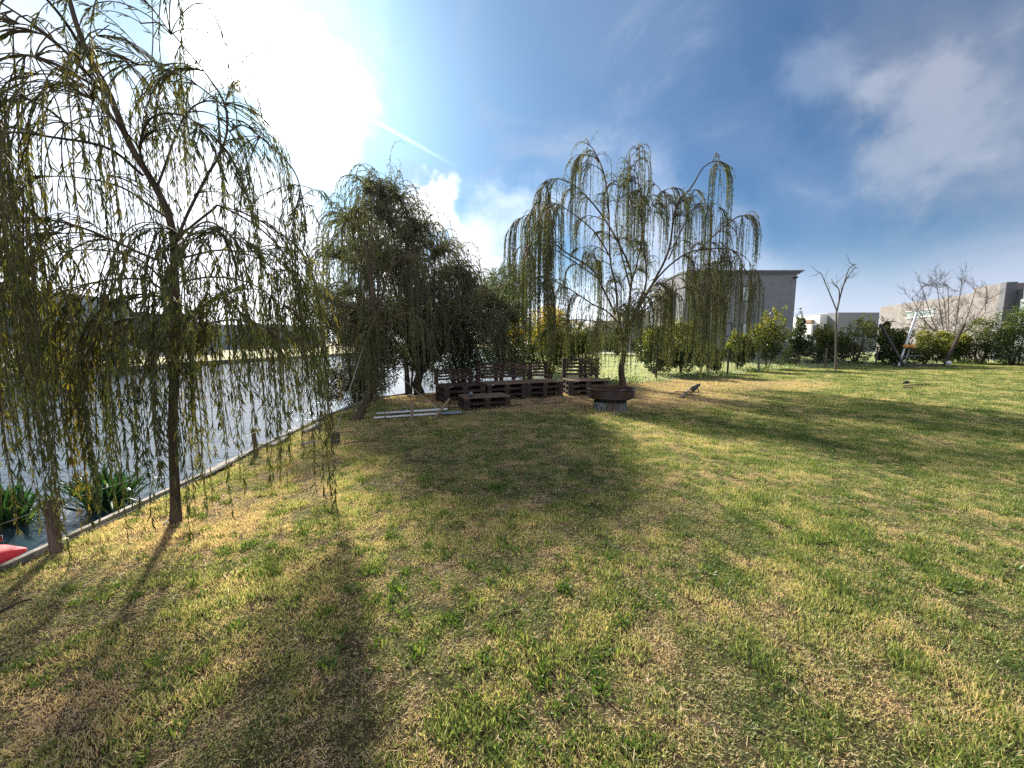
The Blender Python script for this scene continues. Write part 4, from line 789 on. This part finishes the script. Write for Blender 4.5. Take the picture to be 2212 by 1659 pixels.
def backrest(parent, o, ang, Lx, z0, z1, nsl=5, posts=3):
    ca, sa = math.cos(ang), math.sin(ang); ex, ey = np.array([ca, sa, 0]), np.array([-sa, ca, 0]); mb = MB(); hh = (z1-z0)/nsl
    for k in range(nsl):
        zc = z0+hh*(k+.5); mb.box(o+ex*Lx/2+ey*(.012+.02*k*.5)+np.array([0, 0, zc]), (Lx, .022, hh*.66), rot=ang, tint=rng.random())
    for k in range(posts): mb.box(o+ex*(.06+(Lx-.12)*k/(posts-1))+ey*.10+np.array([0, 0, (z0+z1)/2-.05]), (.10, .06, z1-z0+.1), rot=ang)
    return mb.build('backrest', M['wood'], parent)
def bench(p0, ang, Lx, zback, label, npal, lift=0, topmat=None):
    r = thing('pallet_bench', p0, label, 'bench', None); ex = np.array([math.cos(ang), math.sin(ang), 0]); ey = np.array([-ex[1], ex[0], 0]); w_ = Lx/npal
    for k in range(npal):
        for l_ in range(3): pallet(r, p0+ex*(k*w_+.004*l_), ang, w_-.012, .8, .004+l_*.1455+lift, topmat=(topmat if l_ == 2 else None))
    backrest(r, p0+ey*.805, ang, Lx, .50, zback, 5 if zback > .85 else 4, 2*npal+1); return r
pL = np.array([-1.60, 9.05, 0]); pM = np.array([-.62, 9.55, 0]); pR = np.array([1.43, 10.42, 0]); ang = math.atan2(pR[1]-pM[1], pR[0]-pM[0])
bench(pL, math.atan2(pM[1]-pL[1], pM[0]-pL[0]), 1.06, .80, 'short dark pallet bench at the lake end of the seating', 1)
bench(pM, ang, 2.2, .93, 'long dark pallet bench with slatted back in the middle of the seating', 2, topmat='worn')
bench(np.array([1.56, 10.5, 0]), math.radians(5), 1.12, 1.02, 'high-backed dark pallet bench next to the willow trunk', 1, topmat='worn')
tb = np.array([-1.03, 8.2, 0]); r = thing('pallet_table', tb, 'low pallet coffee table in front of the long bench', 'table')
for l_ in range(2): pallet(r, tb+(.004*l_, 0, 0), math.radians(20), 1.06, .62, .004+.1455*l_, topmat='worn' if l_ else None)
lt = tb+np.array([.13, .16, .295]); r = thing('jar_lantern', lt, 'small dark jar lantern standing on the pallet coffee table', 'lantern')
mb = MB(); mb.lathe([(.001, .002), (.045, .002), (.05, .02), (.05, .10), (.035, .13), (.03, .13), (.04, .10), (.04, .02), (.001, .012)], lt, 16, closed=False); mb.build('jar', M['glass'], r, smooth=True)
mb = MB(); mb.lathe([(.001, .132), (.042, .132), (.042, .155), (.001, .16)], lt, 16, closed=False); mb.build('lid', M['rust'], r)
mb = MB(); a = np.linspace(0, math.pi, 10); mb.tube(np.stack([lt[0]+.04*np.cos(a), np.full(10, lt[1]), lt[2]+.15+.05*np.sin(a)], 1), .003, 5); mb.build('handle', M['rust'], r)
# crate post at the lake end of the bench
pc = G(957, 862)

# ------------------------------------------------------------------ fire bowl
fc = np.array([G(1311, 880)[0], 8.45, 0]); r = thing('fire_bowl', fc, 'round rusty steel fire bowl on a grey drum base with cut S marks', 'fire pit')
mb = MB(); mb.lathe([(.33, .235), (.44, .255), (.50, .29), (.51, .46), (.525, .472), (.525, .486), (.50, .486), (.488, .46), (.48, .305), (.43, .275), (.001, .255), (.001, .235)], fc, 56, closed=False)
mb.build('bowl', M['rust'], r, smooth=False, bevel=.003)
mb = MB(); mb.lathe([(.36, .002), (.36, .19), (.345, .19), (.345, .002)], fc, 48); mb.build('drum_base', M['galv'], r)
mb = MB(); mb.lathe([(.30, .18), (.30, .238), (.28, .238), (.28, .18)], fc, 40)
for k in range(16):
    a = k*math.pi/8; mb.box(fc+np.array([.335*math.cos(a), .335*math.sin(a), .212]), (.03, .02, .045), rot=a)
mb.build('collar', M['black'], r)
def smark(mb, ang_, R, zc, s=.045):
    t_ = np.linspace(-1, 1, 13); off = np.sin(t_*math.pi)*.018
    a = ang_+off/R; mb.tube(np.stack([fc[0]+R*np.cos(a), fc[1]+R*np.sin(a), zc+t_*s], 1), .0055, 5)
mb = MB()
for k in range(18): smark(mb, k*math.pi/9+.1, .3615, .095)
mb.build('cut_marks', M['black'], r)
mb = MB()
for k in range(14): smark(mb, k*math.pi/7, .5055, .375, .055)
mb.build('bowl_marks', M['black'], r)
mb = MB()
for sx in (.18, .42): mb.tube(spline([fc+np.array([sx-.08, -.40, .475]), fc+np.array([sx-.02, -.44+.1*sx, .495]), fc+np.array([sx+.06, -.43+.2*sx, .495])], 8), .008, 6)
mb.build('handle', M['galv'], r)
mb = MB(); n = 500; rr = .44*np.sqrt(rng.random(n)); a = rng.random(n)*6.283
for k in range(26):
    a_ = rng.random()*6.283; c = fc+np.array([rng.normal()*.14, rng.normal()*.14, .285+.03*rng.random()]); d = np.array([math.cos(a_), math.sin(a_), .1])*.12; mb.tube([c-d, c+d], .02, 6)
tag(mb.build('charred_logs', M['black'], None), 'charred log pieces lying inside the rusty fire bowl', 'firewood')

# ------------------------------------------------------------------ stakes, ropes, pipes, stump by the leaning willow
def stake(p, q, rad, label, name='wooden_stake', mat='stake', cat='stake'):
    p, q = np.asarray(p, float), np.asarray(q, float); mb = MB(); d = q-p; P = [p-d*.08, p+d*.3, p+d*.7, q-d*.03, q]; P = np.array(P)+np.vstack([np.zeros(3), rng.normal(size=(3, 3))*rad*.15, np.zeros(3)])
    mb.tube(P, [rad*1.05, rad, rad*.95, rad*.9, rad*.7], 9); o = mb.build(name, M[mat], None, smooth=False); return tag(o, label, cat)
s1b = G(889, 908); s1t = A(891, 870, s1b[1]); stake(s1b, s1t, .028, 'upright wooden stake behind the white pipes')
s2b = G(938, 905); s2t = A(971, 861, s2b[1]+.15); stake(s2b, s2t, .03, 'slanting wooden stake by the bluish paddle blade')
stp = G(725, 957); rt = thing('tree_stump', stp, 'short cut log peg with rope on the lawn near the leaning willow', 'stump')
mb = MB(); mb.tube(stp+np.array([[0, 0, -.02], [0, 0, .05], [.004, 0, .12], [.006, .003, .165]]), [.068, .062, .058, .055], 12); mb.build('log', M['bark'], rt)
mb = MB(); a = np.linspace(0, 6.283, 20); mb.tube(np.stack([stp[0]+.066*np.cos(a), stp[1]+.066*np.sin(a), np.full(20, .06)], 1), .005, 5); mb.build('rope_loop', M['rope'], rt)
def rope(p, q, sag, rad, label, name='rope', mat='rope', cat='rope'):
    t_ = np.linspace(0, 1, 14)[:, None]; P = np.asarray(p)*(1-t_)+np.asarray(q)*t_; P[:, 2] -= sag*4*(t_*(1-t_))[:, 0]; mb = MB(); mb.tube(P, rad, 5); return tag(mb.build(name, M[mat], None), label, cat)
hold = A(808, 760, Y2+.3)
rope(stp+(0, 0, .15), A(800, 700, Y2+.4), .02, .006, 'pale rope from the log peg up to the leaning willow'); rope(s1b+(0, 0, .12), A(812, 800, Y2+.25), .02, .006, 'pale rope from the upright stake to the leaning trunk')
rope(s2b*.6+s2t*.4, A(830, 780, Y2+.4), .03, .006, 'pale rope from the slanting stake to the leaning willow')
def pipe(p, q, rad, label, name='white_pipe', mat='white', cat='pipe'):
    mb = MB(); p, q = np.asarray(p, float), np.asarray(q, float); p[2] = q[2] = rad+.03
    mb.tube([p, q], rad, 14); return tag(mb.build(name, M[mat], None, smooth=False), label, cat)
pipe(G(813, 899), G(966, 889), .024, 'white plastic pipe on the ground, the one farther from the lawn')
pb = thing('paddle', G(808, 908), 'white-shafted paddle with bluish grey blade lying on the ground', 'paddle')
p, q = G(808, 908), G(943, 899); p[2] = q[2] = .05; mb = MB(); mb.tube([p, q], .02, 12); mb.build('shaft', M['white'], pb)
d = nz(q-p); sd_ = np.array([-d[1], d[0], 0]); mb = MB(); tt = [0, .12, .3, .48, .52]; ww = [.02, .08, .12, .11, .07]
V = []
for (t_, w_) in zip(tt, ww):
    for (s_, z_) in ((-1, 0), (0, -.012), (1, 0), (1, .012), (0, .0), (-1, .012)): V.append(q+d*t_+sd_*s_*w_+np.array([0, 0, z_]))
Fq = [[i*6+j, i*6+(j+1) % 6, (i+1)*6+(j+1) % 6, (i+1)*6+j] for i in range(4) for j in range(6)]; mb.add(V, Fq); mb.add(V[:6], [[0, 1, 4, 5], [1, 2, 3, 4]]); mb.add(V[-6:], [[0, 1, 4, 5], [1, 2, 3, 4]]); mb.build('blade', M['bluegrey'], pb)
mb = MB(); P = spline([G(960, 884)+(0, 0, .03), G(1040, 880)+(0, 0, .02), G(1120, 876)+(0, 0, .02), G(1215, 872)+(0, 0, .02)], 24); mb.tube(P, .012, 6); tag(mb.build('dark_hose', M['black'], None), 'thin dark hose lying along the foot of the benches', 'hose')
# fallen sticks near the log peg
for (u0, v0, u1, v1, rad, lab, mt_) in [(650, 968, 688, 960, .022, 'whitish split stick on the dry grass near the lake edge', 'edge'), (742, 965, 800, 960, .009, 'thin pale stick lying right of the log peg', 'worn'), (355, 1145, 372, 1130, .008, 'short pale twig at the foot of the near willow', 'edge'), (1, 1340, 70, 1310, .009, 'dark fallen twig in the shaded grass', 'darkbark'), (630, 1290, 690, 1262, .003, 'thin straw stalk on the open lawn', 'worn'), (1520, 1590, 1555, 1597, .004, 'pale straw stalk near the camera', 'worn')]:
    a, b = G(u0, v0), G(u1, v1); mb = MB(); P = spline([a+(0, 0, .045), (a+b)/2+(0, .01, .055), b+(0, 0, .045)], 8); mb.tube(P, np.linspace(rad, rad*.6, 8), 6); tag(mb.build('fallen_stick', M[mt_], None), lab, 'stick')

# ------------------------------------------------------------------ shore fence posts with insulators and wires
def shorepost(u0, v0, u1, v1, rad, label, ins):
    b = G(u0, v0); t_ = A(u1, v1, b[1]); r = thing('fence_post', b, label, 'post'); mb = MB()
    mb.tube(np.array([b-(t_-b)*.1, b, b*.5+t_*.5, t_]), [rad, rad, rad*.95, rad*.9], 10); mb.build('post', M['post'], r)
    pts_ = []
    for f in ins:
        c = b*(1-f)+t_*f; mb = MB(); e = c+np.array([rad+.075, -.02, .012]); mb.tube(np.array([c+(rad*.6, 0, 0), c+(rad+.02, 0, .004), c+(rad+.03, 0, .004), e]), [.012, .014, .022, .018], 10); mb.build('insulator', M['yellowish'], r); pts_.append(e)
    return pts_
i1 = shorepost(124, 1194, 106, 1078, .036, 'stout brown post on the bank near the red kayak', (.22, .93)); i2 = shorepost(554, 981, 546, 926, .03, 'slim leaning post on the bank between the two willows', (.35, .93))
i3 = shorepost(695, 905, 693, 888, .03, 'short post at the bend of the bank by the leaning willow', (.5,))
for k in range(2): rope(i1[k], i2[k], .03, .0022, ('lower', 'upper')[k]+' fence wire between the stout post and the slim post', 'fence_wire', 'wire', 'wire')
rope(i2[0], i3[0], .02, .002, 'fence wire between the slim post and the short post', 'fence_wire', 'wire', 'wire')
rope(i1[1], np.array([-3.2, -1.0, .5]), .04, .0022, 'fence wire running from the stout post out of view', 'fence_wire', 'wire', 'wire')
# wire fence along the far edge of the lawn
fr_ = thing('wire_fence', (2.4, 13.4, 0), 'thin wire mesh fence behind the shrubs at the far edge of the lawn', 'fence')
FP = [np.array([-3.0, 10.85, 0]), np.array([-1.5, 11.5, 0]), np.array([.4, 12.9, 0]), np.array([2.6, 13.6, 0]), np.array([5.6, 14.9, 0])]+[G(1571, 812), G(1655, 806)+(0, .6, 0), G(1788, 797)+(0, .2, 0), G(1905, 791)+(0, .4, 0), G(2034, 786)+(0, .3, 0), G(2116, 786)+(0, .3, 0), G(2212, 786)+(0, .3, 0)]
for p in FP: mb = MB(); mb.tube([p-(0, 0, .05), p+(0, 0, .9), p+(.01, 0, 1.15)], .045, 8); mb.build('post', M['darkbark' if p[0] < 12 else 'greybark'], fr_)
mb = MB()
for a, b in zip(FP[:-1], FP[1:]):
    for z in np.arange(.1, 1.15, .17): mb.tubes(np.array([[a+(0, 0, z), b+(0, 0, z)]]), .0016, .0016)
    L = np.linalg.norm(b-a); f = np.arange(0, 1, .2/L)[:, None]; q0 = a+(b-a)*f; mb.tubes(np.stack([q0+(0, 0, .05), q0+(0, 0, 1.1)], 1), .0012, .0012)
mb.build('mesh', M['wire'], fr_)

# ------------------------------------------------------------------ garden spotlights
sb = G(1512, 848); st_ = A(1504, 832, sb[1]); r = thing('garden_spotlight', sb, 'black garden spotlight tilted up on its spike', 'garden light')
mb = MB(); mb.tube([sb-(0, 0, .05), sb*.3+st_*.7], .016, 7); mb.build('spike', M['black'], r)
hd0, hd1 = A(1494, 842, sb[1]), A(1512, 830, sb[1]); mb = MB(); mb.tube(np.array([hd0, hd0*.9+hd1*.1, hd0*.35+hd1*.65, hd1]), [.085, .085, .055, .03], 12); mb.build('lamp_head', M['black'], r)
fb = G(1478, 858); r = thing('broken_stand', fb, 'dark wooden cross-shaped stand collapsed on the ground by the spotlight', 'stand')
mb = MB(); mb.bar(G(1470, 862)+(0, 0, .05), G(1492, 846)+(0, 0, .11), .07, .05); mb.build('beam', M['stake'], r)
for (a, b) in (((1445, 853), (1515, 857)), ((1458, 849), (1507, 850)), ((1484, 843), (1500, 845))): mb = MB(); mb.bar(G(*a)+(0, 0, .035), G(*b)+(0, 0, .04), .035, .03); mb.build('crossbar', M['black'], r)
# debris on the lawn, right
q = G(1958, 832); r = thing('debris_sticks', q, 'dark lump and brown sticks lying on the open lawn', 'debris'); mb = MB()
mb.tube(spline([G(1950, 831)+(0, 0, .05), G(1958, 829)+(0, 0, .06), G(1967, 830)+(0, 0, .04)], 8), [.02, .03, .045, .05, .045, .05, .03, .01], 8); mb.build('lump', M['black'], r)
mb = MB(); mb.tube(spline([G(1952, 837)+(0, 0, .05), G(1970, 836)+(0, 0, .07), G(2005, 833)+(0, 0, .06)], 8), .02, 6); mb.tube([G(1950, 840)+(0, 0, .05), G(1972, 841)+(0, 0, .05)], .02, 6); mb.build('sticks', M['worn'], r)

# ------------------------------------------------------------------ black frame with V arms, white leaning pole with balls
Yf = G(1948, 794)[1]; bl, br = G(1950, 793), G(2040, 789); br[1] = bl[1]+.5; br[0] = A(2040, 789, br[1])[0]
r = thing('hammock_stand', bl, 'black frame with a ground bar and two arms slanting outwards, on the lawn', 'hammock stand')
mb = MB(); mb.bar(bl+(0, 0, .1), br+(0, 0, .1), .13, .13); mb.build('ground_bar', M['black'], r, bevel=.01)
for (p, uu) in ((bl, 1901), (br, 2083)):
    e = A(uu, 700, p[1]); dd = nz(e-p); mb = MB(); mb.bar(p+(0, 0, .16)+dd*.02, e, .12, .12, up=(0, 1, 0)); mb.build('arm', M['black' if uu < 2000 else 'darkbark'], r, bevel=.01)
mb = MB(); c = br+(.1, -.12, .22); mb.lathe([(.001, -.12), (.11, -.08), (.14, .02), (.10, .10), (.001, .13)], c, 14, closed=False); mb.build('joint_cap', M['white'], r, smooth=True)
for p in (bl, br): mb = MB(); mb.box(p+(0, 0, .025), (.2, 1.3, .05)); mb.build('foot', M['black'], r)
pp0, pp1 = A(1941, 786, Yf+.9), A(1981, 676, Yf+.9); pp0[2] = 0
r = thing('white_pole', pp0, 'white leaning pole with two orange balls in front of the dark shrubs', 'pole')
mb = MB(); mb.tube(np.array([pp0, pp0*.6+pp1*.4]), .05, 10); mb.tube(np.array([pp0*.6+pp1*.4, pp1]), .068, 10); mb.build('shaft', M['white'], r)
mb = MB(); a, b = A(1952, 786, Yf+.8), A(1972, 733, Yf+.8); a[2] = 0; mb.tube([a, b], .035, 8); mb.tube([A(1948, 770, Yf+.8), A(1990, 768, Yf+.8)], .02, 6); mb.build('brace', M['galv'], r)
for uu in (1957, 1965+5):
    c = A(uu, 748, Yf+.72); mb = MB(); th = np.linspace(-math.pi/2, math.pi/2, 9); mb.lathe(np.stack([.15*np.cos(th)+.001, .13*np.sin(th)], 1), c, 16, closed=False); mb.build('ball', M['orange'], r, smooth=True)

# ------------------------------------------------------------------ aquatic plants and kayak
def sword(name, c, n, hmax, rad, label):
    r = thing(name, c, label, 'plant'); mb = MB()
    for k in range(n):
        a = rng.random()*6.283; lean = rng.random()**.8; out_ = np.array([math.cos(a), math.sin(a), 0]); b = c+out_*rad*.35*rng.random(); h_ = hmax*rng.uniform(.55, 1)*(1-.35*lean); ed = rad*lean
        kink = rng.random() < .22
        b = b-(0, 0, .12); P = spline([b, b+out_*ed*.25+(0, 0, h_*.45), b+out_*ed*.7+(0, 0, h_*.85), b+out_*ed*(1.5 if kink else 1)+(0, 0, h_*(.55 if kink else 1.0))], 10)
        wd = .017*rng.uniform(.7, 1.2)*np.array([.8, 1, 1.1, 1.1, 1.05, 1, .85, .65, .4, .05]); sd_ = nz(np.cross(out_, [0, 0, 1])+rng.normal(size=3)*.3); up_ = out_*.006
        V = np.stack([P-sd_*wd[:, None], P+up_, P+sd_*wd[:, None]], 1).reshape(-1, 3); Fq = [[i*3+j, i*3+j+1, i*3+j+4, i*3+j+3] for i in range(9) for j in range(2)]
        mb.add(V, Fq, np.clip(rng.normal(.35, .2), 0, .86))
    mb.build('leaves', M['reed'], r)
    return r
c = G(232, 1092, WZ); c[2] = WZ; sword('sword_plant', c, 120, .66, .40, 'clump of broad sword-leaved plants standing in the lake')
c = G(20, 1130, WZ); c[2] = WZ; sword('sword_plant', c, 100, .62, .38, 'second sword-leaved clump in the lake, above the red kayak tip')
# kayak hull: tip in view, body out of the picture
kt = A(50, 1178, G(48, 1200)[1]*1.0); tip = np.array([kt[0]+.02, kt[1], .10]); kd = nz(np.array([-.80, -.62, 0])); ks = np.array([-kd[1], kd[0], 0])
r = thing('kayak', tip+kd*1.5+(0, 0, WZ-.1), 'red plastic kayak with rounded tip at the edge of the lake', 'kayak')
mb = MB(); n = 30; NS = 18; V = []
for i in range(n):
    s_ = i/(n-1)*3.0; e = min(1, math.sin(min(1, (s_+.004)/1.3)*math.pi/2)**.62); e2 = min(1, math.sin(min(1, (3.0-s_+.004)/1.3)*math.pi/2)**.62); wv = .36*min(e, e2); zc = .09*max(0, 1-s_/.9)**1.5+.09*max(0, 1-(3-s_)/.9)**1.5
    hh = .17*min(e, e2)**.8
    for j in range(NS):
        a = j*2*math.pi/NS; ca, sa = math.cos(a), math.sin(a); V.append(tip+kd*(s_)+ks*wv*np.sign(ca)*abs(ca)**.8+np.array([0, 0, -.10+zc*.5+hh*np.sign(sa)*abs(sa)**.85]))
Fq = [[i*NS+j, i*NS+(j+1) % NS, (i+1)*NS+(j+1) % NS, (i+1)*NS+j] for i in range(n-1) for j in range(NS)]; mb.add(V, Fq); mb.add(V[:NS], [list(range(NS))]); mb.add(V[-NS:], [list(range(NS))]); mb.build('hull', M['red'], r, smooth=True)
mb = MB(); mb.tube(spline([tip+kd*.12+ks*.05+(0, 0, .03), tip+kd*.10+(0, 0, .08), tip+kd*.12-ks*.06+(0, 0, .02)], 8), .006, 6); mb.build('handle', M['black'], r)
